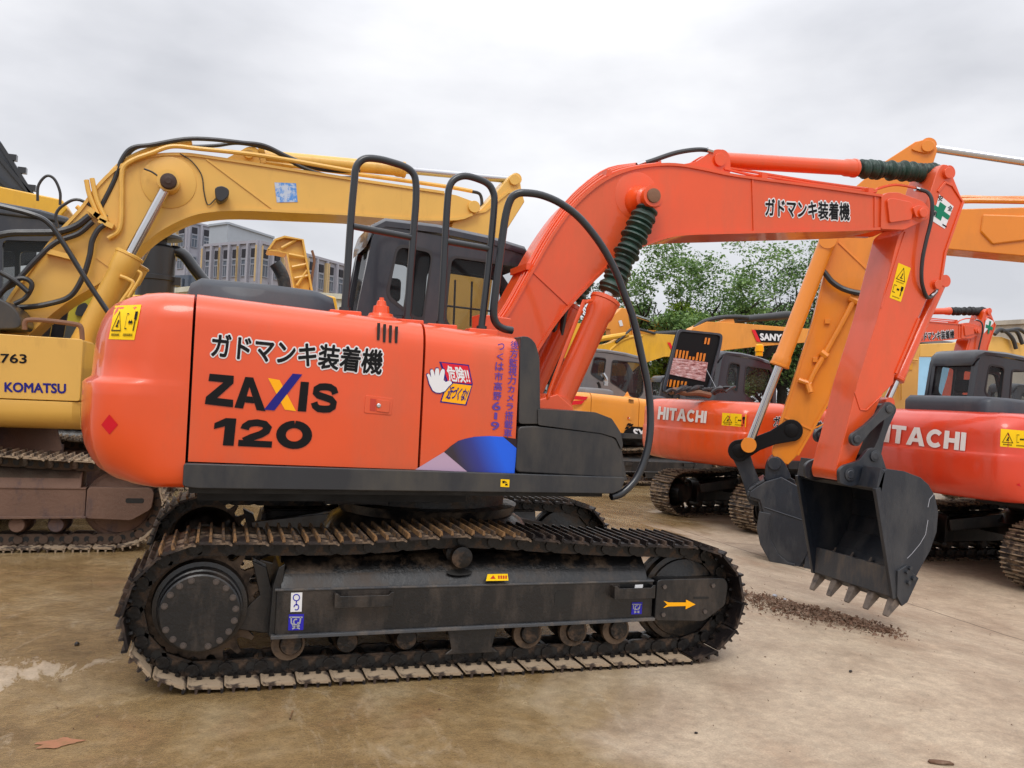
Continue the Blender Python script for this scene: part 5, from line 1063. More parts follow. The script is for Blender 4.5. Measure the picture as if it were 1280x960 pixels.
def back_left():
    # machine with the raised panel and big pre-cleaner behind the near one
    loc = (-1.6, 8.6, 0); fr = Fr(loc); root = thing('excavator', 'yellow excavator behind the near hood, bent hood panel standing open and black air pre-cleaner', 'excavator', loc, group=GRP)
    undercarriage(root, individual=False, shoemats=('mudshoe', 'mudshoe', 'mud')); Y = .3; X = lambda l, y=Y: fr.xz(l, y)
    m = MB(); m.prism(X([(150, 368), (254, 370), (312, 368), (314, 355), (372, 362), (420, 371), (424, 395), (424, 500), (150, 500)]), Y, 2.4); b = m.obj('body', 'yellowbright', root, bevel=.03)
    m = MB(); m.box(-.4, 3.4, .3, 2.3, 1.0, 1.7); m.obj('main_frame', 'gap_shade', root)
    m = MB(); ol = X([(336, 310), (345, 297), (357, 293), (380, 297), (392, 364), (370, 364), (360, 314), (348, 311)]); m.prism(ol, Y+.3, Y+.36); h = m.obj('raised_panel', 'yellow', root, label='ochre hood panel folded upright')
    m = MB(); band(m, ol[:5], Y+.2, Y+.7, .03); band(m, ol[5:]+[ol[0]], Y+.2, Y+.7, .02)
    for a, c in (((361, 318), (382, 322)), ((365, 334), (385, 330)), ((368, 348), (388, 344)), ((371, 357), (384, 338)), ((352, 310), (370, 300))): m.cyl(fr.pt(*a, Y+.25), fr.pt(*c, Y+.25), .025, n=6)
    m.obj('panel_ribs', 'yellow', h)
    m = MB(); c = fr.pt(193.5, 365, .9); t = fr.pt(193.5, 304, .9); k = .275; z0, z1 = c[2]-.3, t[2]; H = z1-z0
    m.rev((c[0], .9, z0), (c[0], .9, z1+.3), [(0, k), (H*.45, k), (H*.46, k*1.06), (H*.52, k*1.06), (H*.53, k*.98), (H*.93, k*.98), (H*.97, k*.8), (H*.98, k*.5), (H+.06, k*.5), (H+.07, k*1.3), (H+.11, k*1.3), (H+.17, k*.9), (H+.2, k*.3)], 28); m.box(c[0]+.2, c[0]+.36, .8, 1., z0+H*.4, z0+H*.52)
    m.obj('pre_cleaner', 'rubber', root)
    m = MB(); m.tube([fr.pt(a, b_, .9) for a, b_ in ((208, 315), (220, 314), (231, 320), (243, 336), (256, 352), (272, 366))], .085, 14); m.obj('air_pipe', 'railpaint', root); m = MB(); m.cyl(fr.pt(215, 315, .9), fr.pt(218, 314.5, .9), .095); m.obj('hose_clamp', 'steel', root)
    m = MB(); m.tube([fr.pt(a, b_, .6) for a, b_ in ((388, 362), (391, 340), (393, 325), (390, 313))], .02, 6); m.obj('antenna', 'rustysteel', root)
    # green-yellow machine glimpsed beneath the ochre boom
    loc = (-4.2, 12.2, 0); fr = Fr(loc); root = thing('excavator', 'greenish yellow excavator glimpsed under the ochre boom, dark window beside the boom cylinder', 'excavator', loc, group=GRP)
    undercarriage(root, individual=False, shoemats=('mudshoe', 'mudshoe', 'mud')); Y = .3; X = lambda l, y=Y: fr.xz(l, y)
    m = MB(); m.prism(X([(20, 420), (60, 385), (78, 352), (120, 335), (150, 345), (168, 358), (172, 372), (172, 480), (20, 480)]), Y, 2.3); b = m.obj('body', 'yellowgreen', root, bevel=.05)
    m = MB(); m.prism(roundpoly(X([(98, 382), (108, 378), (112, 386), (104, 396), (94, 394)]), .04, 2), Y-.08, Y); m.obj('mirror', 'rubber', b); m = MB(); m.prism(X([(-200, 470), (60, 404), (140, 412), (140, 480)]), Y-.02, Y+.02); m.obj('window', 'darkglass', b)
    m = MB(); m.box(-.6, 3., .2, 2.2, 1., 1.6); m.obj('main_frame', 'gap_shade', root)
    # far-left machine: raised black grille panel and yellow boom top
    loc = (-8.5, 8.2, 0); fr = Fr(loc); root = thing('excavator', 'yellow excavator at the left edge with a large dark panel tilted up', 'excavator', loc, group=GRP)
    undercarriage(root, individual=False, shoemats=('mudshoe', 'mudshoe', 'mud')); upper(root, None, 'yellow'); Y = .6; X = lambda l, y=Y: fr.xz(l, y)
    m = MB(); m.prism(X([(-200, 206), (0, 241), (86, 259), (93, 270), (80, 284), (0, 268), (-200, 236), (-420, 400), (-470, 400)]), Y-.55, Y-.05); m.obj('boom', 'yellowbright', root, bevel=.02)
    m = MB(); m.prism(X([(-60, 130), (0, 176), (16, 200), (49, 253), (44, 330), (-60, 340)]), Y, Y+.06); p = m.obj('raised_panel', 'hoodgrey', root, bevel=.01, label='dark grey panel tilted up against the sky')
    m = MB()
    for a, c in (((-40, 150), (44, 250)), ((0, 180), (46, 252)), ((-30, 200), (30, 250)), ((0, 245), (22, 236))): m.beam(fr.pt(*a, Y-.02), fr.pt(*c, Y-.02), .05, .05)
    for a in ((16, 198), (28, 214), (40, 236)): q = fr.pt(*a, Y); m.box(q[0]-.05, q[0]+.05, Y-.04, Y+.06, q[2]-.03, q[2]+.05)
    m.obj('panel_ribs', 'railpaint', p)
# ================================================================== buildings and walls
def top_at(px, py, z): d = ray(px, py); t = (z-CP[2])/d[2]; P = CP+d*t; return Vector((P[0], P[1], z))
M['bgrey'] = paint('grey_cladding', lin((148, 148, 158)), .7, coat=0, vary=.06)
M['bgreylight'] = paint('light_grey_cladding', lin((150, 148, 156)), .7, coat=0, vary=.06)
M['bpanel'] = paint('pale_metal_cladding', lin((152, 160, 170)), .6, coat=0, vary=.05)
M['borange'] = paint('ochre_facade_strip', lin((180, 156, 114)), .7, coat=0)
M['bglass'] = flat('window_glass_far', lin((84, 92, 104)), .15)
M['bframe'] = flat('window_frame_white', lin((134, 138, 148)), .6)
M['bdark'] = flat('dark_recess', lin((48, 48, 54)), .8)
M['cream'] = paint('cream_render', lin((196, 194, 178)), .8, lin((150, 150, 130)), .5, 0, .08)
M['wallbeige'] = paint('weathered_beige_wall', lin((186, 178, 164)), .85, lin((140, 134, 124)), .6, 0, .1)
def foil():
    m, nt, b = newmat('foil_insulation'); n = coordnoise(nt, 9, 8, .7, (1, 1, 4)); c = ramp(nt, n, [(.35, lin((120, 60, 60))), (.5, lin((196, 150, 148))), (.65, lin((226, 210, 212)))]); nt.links.new(c, b.inputs['Base Color']); b.inputs['Metallic'].default_value = .4; b.inputs['Roughness'].default_value = .3
    bp = N(nt, 'ShaderNodeBump', i_Strength=.8, i_Distance=.03); nt.links.new(n, bp.inputs['Height']); nt.links.new(bp.outputs[0], b.inputs['Normal']); M['foil'] = m
foil()
def block(name, label, cat, tops, z, wallm, faces, group=None):
    """tops: left, corner, right of the roof line; faces: per face (bays, floors, floor height, strip, top recess)"""
    A, B, C = [top_at(a, b, z) for a, b in tops]; D = A+C-B; root = thing(name, label, cat, (B.x, B.y, 0), group=group); o = B.copy(); o.z = 0
    m = MB(); m.extr([tuple(p-o-Vector((0, 0, z+1))) for p in (A, B, C, D)], (0, 0, z+1)); m.obj('wall', wallm, root)
    m = MB(); cen = (A+C)/2
    for p, q in ((A, B), (B, C), (C, D), (D, A)): m.beam(tuple(p-o+Vector((0, 0, -.1))), tuple(q-o+Vector((0, 0, -.1))), .4, .3)
    m.obj('parapet', wallm, root)
    proto = None; n = 0
    for (P, Q), spec in zip(((A, B), (B, C)), faces):
        if not spec: continue
        bays, floors, fh, strip_, rec = spec; d = (Q-P); L = d.length; d.normalize(); out = Vector((d.y, -d.x, 0))
        if out.dot(Vector((CP[0], CP[1], 0))-P) < 0: out = -out
        bw = L/bays; ang = math.atan2(d.y, d.x)
        def put(mesh, nm, pos, par=root):
            ob = bpy.data.objects.new(nm, mesh); COL.objects.link(ob); ob.parent = par; ob.location = tuple(pos-o); ob.rotation_euler = (0, 0, ang); return ob
        ww = min(1.7, bw*.5); wf = MB(); s = 1 if Vector((-math.sin(ang), math.cos(ang), 0)).dot(out) > 0 else -1
        wf.holed([(-ww/2, 0, 0), (ww/2, 0, 0), (ww/2, 0, fh*.62), (-ww/2, 0, fh*.62)], [[(-ww/2+.1, 0, .1), (-.04, 0, .1), (-.04, 0, fh*.38), (-ww/2+.1, 0, fh*.38)], [(.04, 0, .1), (ww/2-.1, 0, .1), (ww/2-.1, 0, fh*.38), (.04, 0, fh*.38)], [(-ww/2+.1, 0, fh*.42), (ww/2-.1, 0, fh*.42), (ww/2-.1, 0, fh*.56), (-ww/2+.1, 0, fh*.56)]], (0, .12*s, 0)); wmesh = wf.mesh('window', 'bframe', False)
        pm = MB(); pm.add([(-ww/2, .05*s, 0), (ww/2, .05*s, 0), (ww/2, .05*s, fh*.62), (-ww/2, .05*s, fh*.62)], [(0, 1, 2, 3)]); pmesh = pm.mesh('pane', 'bglass', False)
        st = MB(); rr = MB()
        for i in range(bays):
            c = P+d*bw*(i+.5)
            for f in range(floors):
                zz = z-1.2-(f+1)*fh
                if zz < .5 or n > 96: continue
                n += 1; pos = Vector((c.x, c.y, zz+fh*.2))+out*.02; w = put(wmesh, 'window', pos); pn = bpy.data.objects.new('pane', pmesh); COL.objects.link(pn); pn.parent = w
                if f == 0: rr.beam(tuple(c-o+Vector((0, 0, zz+fh*.98-z))+out*.05-d*ww*.4), tuple(c-o+Vector((0, 0, zz+fh*.98-z))+out*.05+d*ww*.4), .2, fh*.28)
            if strip_:
                e = c+d*(ww*.5+.35)*(1 if i % 2 else -1); a = Vector((e.x-o.x, e.y-o.y, z-.5)); hb = [fh*1.6, fh*2.6, fh*1.2][i % 3]; st.beam(tuple(a+out*.12), tuple(a-Vector((0, 0, hb))+out*.12), .55, .25, up=tuple(d)); a2 = a-Vector((0, 0, hb+fh)); st.beam(tuple(a2+out*.12), tuple(a2-Vector((0, 0, fh*1.6))+out*.12), .55, .25, up=tuple(d))
        if rr.v: rr.obj('recess', 'bdark', root)
        if st.v: st.obj('facade_strips', 'borange', root)
        pr = MB()
        for i in range(bays+1): c = P+d*bw*i; a = Vector((c.x-o.x, c.y-o.y, z-.2)); pr.beam(tuple(a+out*.1), tuple(a-Vector((0, 0, z-.5))+out*.1), .5, .3, up=tuple(d))
        pr.obj('piers', wallm, root)
    return root
def backdrop():
    block('office_building', 'dark grey office block with ochre strips, farthest left beneath the ochre boom', 'building', [(140, 292), (236, 276.5), (266, 283)], 26, 'bgrey', [(7, 5, 3.4, True, True), (2, 5, 3.4, False, False)])
    block('plant_block', 'windowless pale grey block between the two dark office buildings', 'building', [(262, 281), (285, 278), (342, 296)], 24, 'bpanel', [None, None])
    block('office_building', 'dark grey office building with ochre strips directly above the near exhaust pipe', 'building', [(256, 306), (324, 301), (432, 331)], 17, 'bgrey', [(6, 4, 3.3, True, True), (8, 4, 3.3, True, True)])
    block('glass_building', 'low glazed building left of the bent air pipe', 'building', [(205, 346), (238, 345), (262, 350)], 9, 'bglass', [(5, 2, 3., False, False), (3, 2, 3., False, False)])
    block('podium_building', 'low cream building below the dark office building', 'building', [(215, 362), (262, 357), (470, 372)], 7, 'cream', [None, None])
    # concrete yard wall far right
    def wall(p0, p1, z, nm, lab, cat, mt):
        a, b = top_at(*p0, z), top_at(*p1, z); m = MB(); m.beam((a.x, a.y, z/2-.5), (b.x, b.y, z/2-.5), .3, z+1); m.beam((a.x, a.y, z+.05), (b.x, b.y, z+.05), .45, .12); tag(m.obj(nm, mt), lab, cat)
    wall((1225, 408), (1400, 399), 4.2, 'yard_wall', 'weathered beige wall above the hoses at the right edge', 'wall', 'wallbeige')
    # painted shed seen through the right-hand cab
    A = fr0 = Fr((0, 0, 0)); Yp = 22
    r = thing('shed', 'pale blue shed with a small window seen through the right-hand cab', 'shed', (A.pt(1180, 500, Yp)[0], Yp, 0)); ox = r.location.x
    def rel(l, y): return [(a-ox, y-Yp, b) for a, b in A.xz(l, y)]
    x = A.xz([(1143, 430), (1213, 438)], Yp); m = MB(); m.box(x[0][0]-ox, x[1][0]-ox, 0, 3, -.5, x[0][1]); m.obj('wall', 'ltblue', r)
    m = MB(); w = A.xz([(1194, 452), (1206, 452), (1206, 475), (1194, 475)], Yp); m.prism([(a-ox, b) for a, b in w], -.06, -.01); wo = m.obj('window', 'bframe', r); m = MB(); w = A.xz([(1196, 454), (1204, 454), (1204, 473), (1196, 473)], Yp); m.prism([(a-ox, b) for a, b in w], -.09, -.07); m.obj('pane', 'bglass', wo)
    m = MB(); w = A.xz([(1140, 428), (1216, 436), (1216, 431), (1140, 423)], Yp); m.prism([(a-ox, b) for a, b in w], -.3, 3.3); m.obj('roof', 'cabgrey', r)
    x = A.xz([(1216, 452), (1240, 455)], Yp); m = MB(); m.box(x[0][0], x[1][0], Yp-.5, Yp+2, -.5, x[0][1]); m.box(x[0][0]-.1, x[1][0]+.1, Yp-.6, Yp+2.1, x[0][1], x[0][1]+.12); tag(m.obj('container', paint('salmon_paint', lin((210, 150, 130)), .7, coat=0)), 'salmon painted container beside the pale blue shed', 'container')
# ================================================================== trees
def leafmat(name, c1, c2):
    m, nt, b = newmat(name); oi = nt.nodes.new('ShaderNodeNewGeometry'); c = ramp(nt, oi.outputs['Random Per Island'], [(.1, c1), (.9, c2)]); nt.links.new(c, b.inputs['Base Color']); b.inputs['Roughness'].default_value = .55
    tl = nt.nodes.new('ShaderNodeBsdfTranslucent'); nt.links.new(c, tl.inputs[0]); mx = nt.nodes.new('ShaderNodeMixShader'); mx.inputs[0].default_value = .35; nt.links.new(b.outputs[0], mx.inputs[1]); nt.links.new(tl.outputs[0], mx.inputs[2]); nt.links.new(mx.outputs[0], nt.nodes['Material Output'].inputs[0]); return m
M['leaf'] = leafmat('leaf_green', lin((66, 98, 48)), lin((132, 162, 94))); M['leafdark'] = leafmat('leaf_dark_green', lin((36, 58, 32)), lin((76, 104, 58))); M['leafbright'] = leafmat('leaf_yellow_green', lin((130, 158, 50)), lin((176, 200, 84)))
M['bark'] = paint('dark_bark', lin((42, 36, 32)), .9, coat=0, bump=.6)
def tree(px, ptop, zn, w, lm, label, seed, dens=1., bare=.25, low=.25, group='trees beyond the yard'):
    rnd = random.Random(seed); d = ray(px, ptop); P = CP+d*zn; H = P[2]+.4; base = (P[0], P[1], -.4); root = thing('tree', label, 'tree', base, group=group)
    t = MB(); tips = []
    def limb(p, dirv, L, r, lev):
        q = p; pts = [p]; dv = dirv
        for k in range(4): dv = (dv+Vector((rnd.uniform(-1, 1), rnd.uniform(-1, 1), rnd.uniform(-.3, .5)))*.16).normalized(); q = q+dv*L/4; pts.append(q); 
        t.tube(pts, [max(.008, r*(1-.55*i/12)) for i in range(13)], 6, sub=3)
        if lev == 0: tips.append(q); tips.append(pts[2]); return
        for k in range(4 if lev > 1 else 3):
            s = rnd.uniform(.45, 1.); a = pts[min(4, int(s*4))]; ph = rnd.uniform(0, 6.28); nd = (dv*.75+Vector((math.cos(ph), math.sin(ph), rnd.uniform(0, .7)))*.75).normalized(); limb(a, nd, L*rnd.uniform(.55, .75), r*.5, lev-1)
    k = H/8.; t0 = Vector((0, 0, 0)); top = Vector((rnd.uniform(-.3, .3), rnd.uniform(-.3, .3), H*.38)); t.tube([t0, t0.lerp(top, .5)+Vector((.1, 0, 0)), top], [.2*k]*9+[.17*k]*5, 8)
    for i in range(5): ph = i*1.256+rnd.random(); limb(top-Vector((0, 0, rnd.uniform(0, H*.1))), Vector((math.cos(ph)*w*.16, math.sin(ph)*w*.16, rnd.uniform(.5, 1.2))).normalized(), H*rnd.uniform(.24, .34), .15*k, 2)
    t.obj('trunk', 'bark', root)
    rx = w/2; n = int(27*dens); cl = []
    for i in range(n):
        if i < n*.45 and tips: p = rnd.choice(tips); p = Vector((max(-rx, min(rx, p.x)), max(-rx, min(rx, p.y)), min(H-.3, p.z)))
        else: ph = rnd.uniform(0, 6.28); rr = rx*math.sqrt(rnd.random()); z = H*(low+(1-low)*rnd.random()**.8); e = math.sqrt(max(.05, 1-((z/H-.55)/.5)**2)); p = Vector((rr*math.cos(ph)*e, rr*math.sin(ph)*e, z))
        cl.append((p, rnd.uniform(.35, .8)*k))
    R = np.random.RandomState(seed); V = []
    for p, r in cl:
        m_ = int(560*r/k); v = R.normal(size=(m_, 3)); v /= np.linalg.norm(v, axis=1)[:, None]; v *= (R.rand(m_, 1)**.45)*r*np.array([1.15, 1.15, .8]); q = v+np.array(p)
        q = q[q[:, 2] < H]; m_ = len(q); a = R.normal(size=(m_, 3))*np.array([1, 1, .6]); a /= np.linalg.norm(a, axis=1)[:, None]; b = np.cross(a, R.normal(size=(m_, 3))*.5+np.array([0, 0, 1.])); b /= np.linalg.norm(b, axis=1)[:, None]
        s_ = (R.rand(m_, 1)**2*.08+.035)*(.8+.2*k); V.append(np.stack([q-a*s_, q+b*s_*.6, q+a*s_, q-b*s_*.6], 1).reshape(-1, 3))
    V = np.concatenate(V); me = bpy.data.meshes.new('crown'); nf = len(V)//4; me.vertices.add(len(V)); me.vertices.foreach_set('co', V.ravel()); me.loops.add(nf*4); me.loops.foreach_set('vertex_index', np.arange(nf*4)); me.polygons.add(nf); me.polygons.foreach_set('loop_start', np.arange(nf)*4); me.update(calc_edges=True); me.materials.append(M[lm]); c = bpy.data.objects.new('crown', me); COL.objects.link(c); c.parent = root; return root
def trees():
    L = 'leaf'
    tree(797, 312, 40, 4.4, L, 'thin airy green tree directly right of the dark green cylinder boot', 1, .8)
    tree(838, 303, 38, 5.2, L, 'leafy green tree left of the palest tree gap, above the yellow booms', 2, 1.3)
    tree(893, 326, 36, 4.6, L, 'shorter green tree with a dark leaning trunk above the raised black hood', 3, 1.2)
    tree(931, 300, 38, 5.6, L, 'tall full green tree under the lettering on the near boom', 4, 1.5)
    tree(985, 296, 40, 6, L, 'tall dense green tree beside the amber arm', 5, 1.7)
    tree(1030, 300, 42, 6, 'leafdark', 'darker green tree mostly hidden behind the amber arm', 6, 1.5)
    tree(760, 350, 46, 5, 'leafdark', 'low dark green tree behind the upright amber arm end', 7, 1.)
    tree(858, 379, 37, 2., 'leafbright', 'small bright yellow-green tree left of the raised black hood', 8, 1.2, low=.5)
    for i, (px, py, lab) in enumerate(((800, 384, 'dark low bush under the airy tree at the left of the tree row'), (880, 388, 'dark low bush beside the small yellow-green tree'), (915, 386, 'dark low bush above the black sleeved cylinder'), (960, 384, 'dark low bush above the black maker plate'), (1010, 380, 'dark low bush beside the amber bucket cylinder'))):
        tree(px, py, 44, 6, 'leafdark', lab, 20+i, 1.5, low=.05, group='bushes below the trees')
    tree(165, 352, 24, 2, 'leaf', 'scrap of green tree between the ochre boom cylinder and the black pre-cleaner', 30, 1., low=.3)
BUILDERS = [orange_left_rear, orange_right, amber_digger, ochre_left, others, back_left, backdrop, trees]
# ================================================================== ground
def ground():
    m, nt, b = newmat('wet_concrete'); L = nt.links.new
    tc = nt.nodes.new('ShaderNodeTexCoord'); pos = tc.outputs['Object']
    def nz(scale, det=5, rough=.6, dist=0., st=(1, 1, 1), off=(0, 0, 0)):
        mp = nt.nodes.new('ShaderNodeMapping'); mp.inputs['Scale'].default_value = st; mp.inputs['Location'].default_value = off; L(pos, mp.inputs[0])
        n = N(nt, 'ShaderNodeTexNoise', i_Scale=scale, i_Detail=det, i_Roughness=rough, i_Distortion=dist); L(mp.outputs[0], n.inputs['Vector']); return n.outputs[0]
    big = nz(.42, 4, .55, .6, off=(3.1, 1.2, 0)); mid = nz(1.6, 6, .62, .3); fine = nz(14, 8, .7); grit = nz(90, 4, .7); scuff = nz(3.2, 8, .75, 1.5, (1, .35, 1))
    sp = nt.nodes.new('ShaderNodeSeparateXYZ'); L(pos, sp.inputs[0])
    # wet, mud-stained area around the near machine, dry further right and a dry patch on the left
    def math_(op, x, y, z=None):
        n = N(nt, 'ShaderNodeMath', operation=op)
        for i, v in enumerate((x, y, z)):
            if v is None: continue
            if isinstance(v, (int, float)): n.inputs[i].default_value = v
            else: L(v, n.inputs[i])
        return n.outputs[0]
    s_ = math_('MULTIPLY_ADD', sp.outputs['Y'], -.6, sp.outputs['X'])            # damp slabs end along a slanting edge
    w_ = math_('ADD', math_('MULTIPLY', math_('SUBTRACT', 3.0, s_), .55), math_('MULTIPLY_ADD', big, 2.6, -1.1))
    def blob(cx, cy, rx, ry):
        dx = math_('MULTIPLY', math_('SUBTRACT', sp.outputs['X'], cx), 1/rx); dy = math_('MULTIPLY', math_('SUBTRACT', sp.outputs['Y'], cy), 1/ry)
        q = math_('ADD', math_('MULTIPLY', dx, dx), math_('MULTIPLY', dy, dy)); return math_('SUBTRACT', 1., math_('SQRT', q, 0.))
    px = ground_at(40, 838); bl = math_('MULTIPLY_ADD', scuff, 2.2, math_('ADD', blob(px[0]-.3, px[1], 1.2, .5), -1.15))
    wet = math_('SUBTRACT', w_, math_('MULTIPLY', math_('MAXIMUM', bl, 0.), 3.2))
    class _O: outputs = [wet]
    w2 = _O
    wf = ramp(nt, wet, [(.30, 0.), (.62, 1.)])
    dry = ramp(nt, mid, [(.3, lin((152, 132, 110))), (.7, lin((186, 168, 144)))])
    wetc = ramp(nt, mid, [(.3, lin((106, 84, 54))), (.5, lin((138, 114, 78))), (.7, lin((160, 140, 108)))])
    c = mixc(nt, wf, dry, wetc)
    sc = ramp(nt, scuff, [(.56, 0.), (.7, .4)]); c = mixc(nt, sc, c, lin((184, 170, 148)))
    rd = ramp(nt, nz(.9, 6, .65, .4, off=(7, 3, 0)), [(.58, 0.), (.72, .45)]); c = mixc(nt, rd, c, lin((136, 98, 68)))
    fg = ramp(nt, fine, [(.34, .78), (.62, 1.08)]); md = ramp(nt, nz(5, 8, .7, .8), [(.35, .9), (.65, 1.06)]); c = mixc(nt, 1., c, md, 'MULTIPLY')
    c = mixc(nt, 1., c, fg, 'MULTIPLY')
    gg = ramp(nt, grit, [(.35, .8), (.65, 1.12)]); c = mixc(nt, 1., c, gg, 'MULTIPLY')
    # slab joints, two sets of dark lines
    def joint(sock, per, off, wd):
        a = N(nt, 'ShaderNodeMath', operation='ADD'); L(sock, a.inputs[0]); a.inputs[1].default_value = off
        wv = N(nt, 'ShaderNodeMath', operation='MULTIPLY_ADD'); L(nz(2.5, 3), wv.inputs[0]); wv.inputs[1].default_value = .08; L(a.outputs[0], wv.inputs[2])
        f = N(nt, 'ShaderNodeMath', operation='PINGPONG'); L(wv.outputs[0], f.inputs[0]); f.inputs[1].default_value = per
        return ramp(nt, f.outputs[0], [(0., .9), (wd*.4, .8), (wd, 0.)])
    j1 = joint(sp.outputs['X'], 4.3, 1.2+.6, .022); j2 = joint(sp.outputs['Y'], 4.1, 2.1, .022)
    c = mixc(nt, j1, c, lin((64, 48, 36))); c = mixc(nt, j2, c, lin((74, 56, 42)))
    L(c, b.inputs['Base Color'])
    rg = ramp(nt, w2.outputs[0], [(.3, .55), (.62, .2), (.95, .08)]); rm = N(nt, 'ShaderNodeMath', operation='MULTIPLY_ADD'); L(fine, rm.inputs[0]); rm.inputs[1].default_value = .14; L(rg, rm.inputs[2]); L(rm.outputs[0], b.inputs['Roughness'])
    bp = N(nt, 'ShaderNodeBump', i_Strength=.75, i_Distance=.012); ad = N(nt, 'ShaderNodeMath', operation='MULTIPLY_ADD'); L(grit, ad.inputs[0]); ad.inputs[1].default_value = .35; L(fine, ad.inputs[2]); L(ad.outputs[0], bp.inputs['Height']); L(bp.outputs[0], b.inputs['Normal'])
    mb = MB(); xs = [-900, -300, -100, -40, -15, -6]+[-3+.5*i for i in range(60)]+[32, 45, 70, 120, 300, 900]; ys = [-60, -20, -8]+[-5+1.*i for i in range(30)]+[30, 45, 80, 150, 400, 1500]
    vs = [(x, y, gz(x, y)) for y in ys for x in xs]; n = len(xs)
    mb.add(vs, [(j*n+i, j*n+i+1, (j+1)*n+i+1, (j+1)*n+i) for j in range(len(ys)-1) for i in range(n-1)])
    o = mb.obj('ground', m, smooth=True, angle=80); struct(o); return o
def rubble():
    m = paint('brown_rubble', lin((104, 76, 58)), .9, lin((150, 130, 112)), .8, 0, .3, streak=False, dscale=9)
    rnd = random.Random(5); mb = MB()
    # the swept heap between the track and the bucket
    def at(px, py): return ground_at(px, py)
    a, b = Vector(at(945, 752)), Vector(at(1095, 785))
    for i in range(4200):
        t = rnd.random(); w = .3*(1-.55*t); p = a.lerp(b, t*1.1-.05); x = p.x+rnd.gauss(0, w*.55); y = p.y+rnd.gauss(0, w); r = abs(rnd.gauss(.006, .006))+.003
        h = .055*math.exp(-((x-p.x)**2+(y-p.y)**2)/.06)*(1-t*.6)
        z = gz(x, y)+h*rnd.random(); q = [Vector((rnd.uniform(-1, 1), rnd.uniform(-1, 1), rnd.uniform(-.6, .8))).normalized()*r*rnd.uniform(.7, 1.4) for _ in range(4)]
        mb.add([(x+v.x, y+v.y, z+r*.4+v.z) for v in q], [(0, 1, 2), (0, 2, 3), (0, 3, 1), (1, 3, 2)])
    for i in range(2200):
        x = rnd.uniform(-2.5, 9); y = rnd.uniform(-3.2, 3.5); r = abs(rnd.gauss(.0015, .0035))+.0015; z = gz(x, y)
        q = [Vector((rnd.uniform(-1, 1), rnd.uniform(-1, 1), rnd.uniform(-.6, .8))).normalized()*r for _ in range(4)]; mb.add([(x+v.x, y+v.y, z+r*.4+v.z) for v in q], [(0, 1, 2), (0, 2, 3), (0, 3, 1), (1, 3, 2)])
    o = mb.obj('rubble', m, smooth=False); o['kind'] = 'stuff'
    o['label'] = 'loose brown rubble and grit strewn on the wet concrete'
    def lump(name, px, py, sx, sy, sz, mat, label, cat, rot=0., seed=1):
        p = at(px, py); r = random.Random(seed); bm = bmesh.new(); bmesh.ops.create_icosphere(bm, subdivisions=2, radius=1)
        for v in bm.verts: v.co = v.co*r.uniform(.75, 1.15); v.co = Vector((v.co.x*sx, v.co.y*sy, v.co.z*sz+sz*.6))
        me = bpy.data.meshes.new(name); bm.to_mesh(me); bm.free(); me.materials.append(M[mat] if isinstance(mat, str) else mat)
        for f in me.polygons: f.use_smooth = True
        o = bpy.data.objects.new(name, me); COL.objects.link(o); o.location = p; o.rotation_euler = (0, 0, rot); tag(o, label, cat)
    lump('stone', 968, 746, .032, .02, .015, 'palegrey', 'pale stone lying in the rubble beside the front end of the track', 'stone', .3)
    lump('stone', 981, 751, .022, .016, .014, 'palegrey', 'small whitish stone just right of the paler stone in the rubble', 'stone', 1., 2)
    lump('plastic_scrap', 1011, 763, .012, .01, .008, 'red', 'tiny bright red plastic scrap lying in the rubble under the bucket', 'litter', .4, 3)
    lump('bark', 1175, 955, .06, .018, .012, m, 'piece of brown bark lying on the concrete at the bottom right corner', 'bark', -.5, 4)
    lump('pebble', 870, 917, .009, .008, .006, 'chain', 'dark pebble on the wet concrete below the front of the track', 'pebble', 0, 5)
    lump('pebble', 1063, 840, .012, .01, .008, 'chain', 'dark pebble on the dry concrete in front of the bucket teeth', 'pebble', 0, 6)
    lump('clod', 96, 807, .016, .013, .016, 'chain', 'small dark clod on the pale patch left of the sprocket', 'clod', 0, 7)
    p = at(364, 895); mb = MB(); mb.tube([(p[0]-.01, p[1]-.05, p[2]+.004), (p[0], p[1], p[2]+.008), (p[0]+.012, p[1]+.06, p[2]+.004)], .004, 5); tag(mb.obj('twig', M['rust']), 'thin brown twig lying below the rear half of the near track', 'twig')
    sp = paint('pinkish_spill', lin((156, 104, 74)), .7, lin((128, 98, 66)), .9, 0, .2, streak=False, dscale=14)
    mb = MB(); p = at(70, 930); r = random.Random(8); ol = [(p[0]+.085*(1+.25*math.sin(3*q+1)+.14*math.sin(7*q)+.06*math.sin(13*q))*math.cos(q), p[1]+.05*(1+.2*math.sin(2*q)+.15*math.sin(5*q+2)+.07*math.sin(11*q))*math.sin(q), .004) for q in [2*math.pi*i/40 for i in range(40)]]; mb.add(ol, [tuple(range(40))]); tag(mb.obj('spill', sp), 'faint pinkish brick-dust spill on the wet concrete at the bottom left', 'spill')
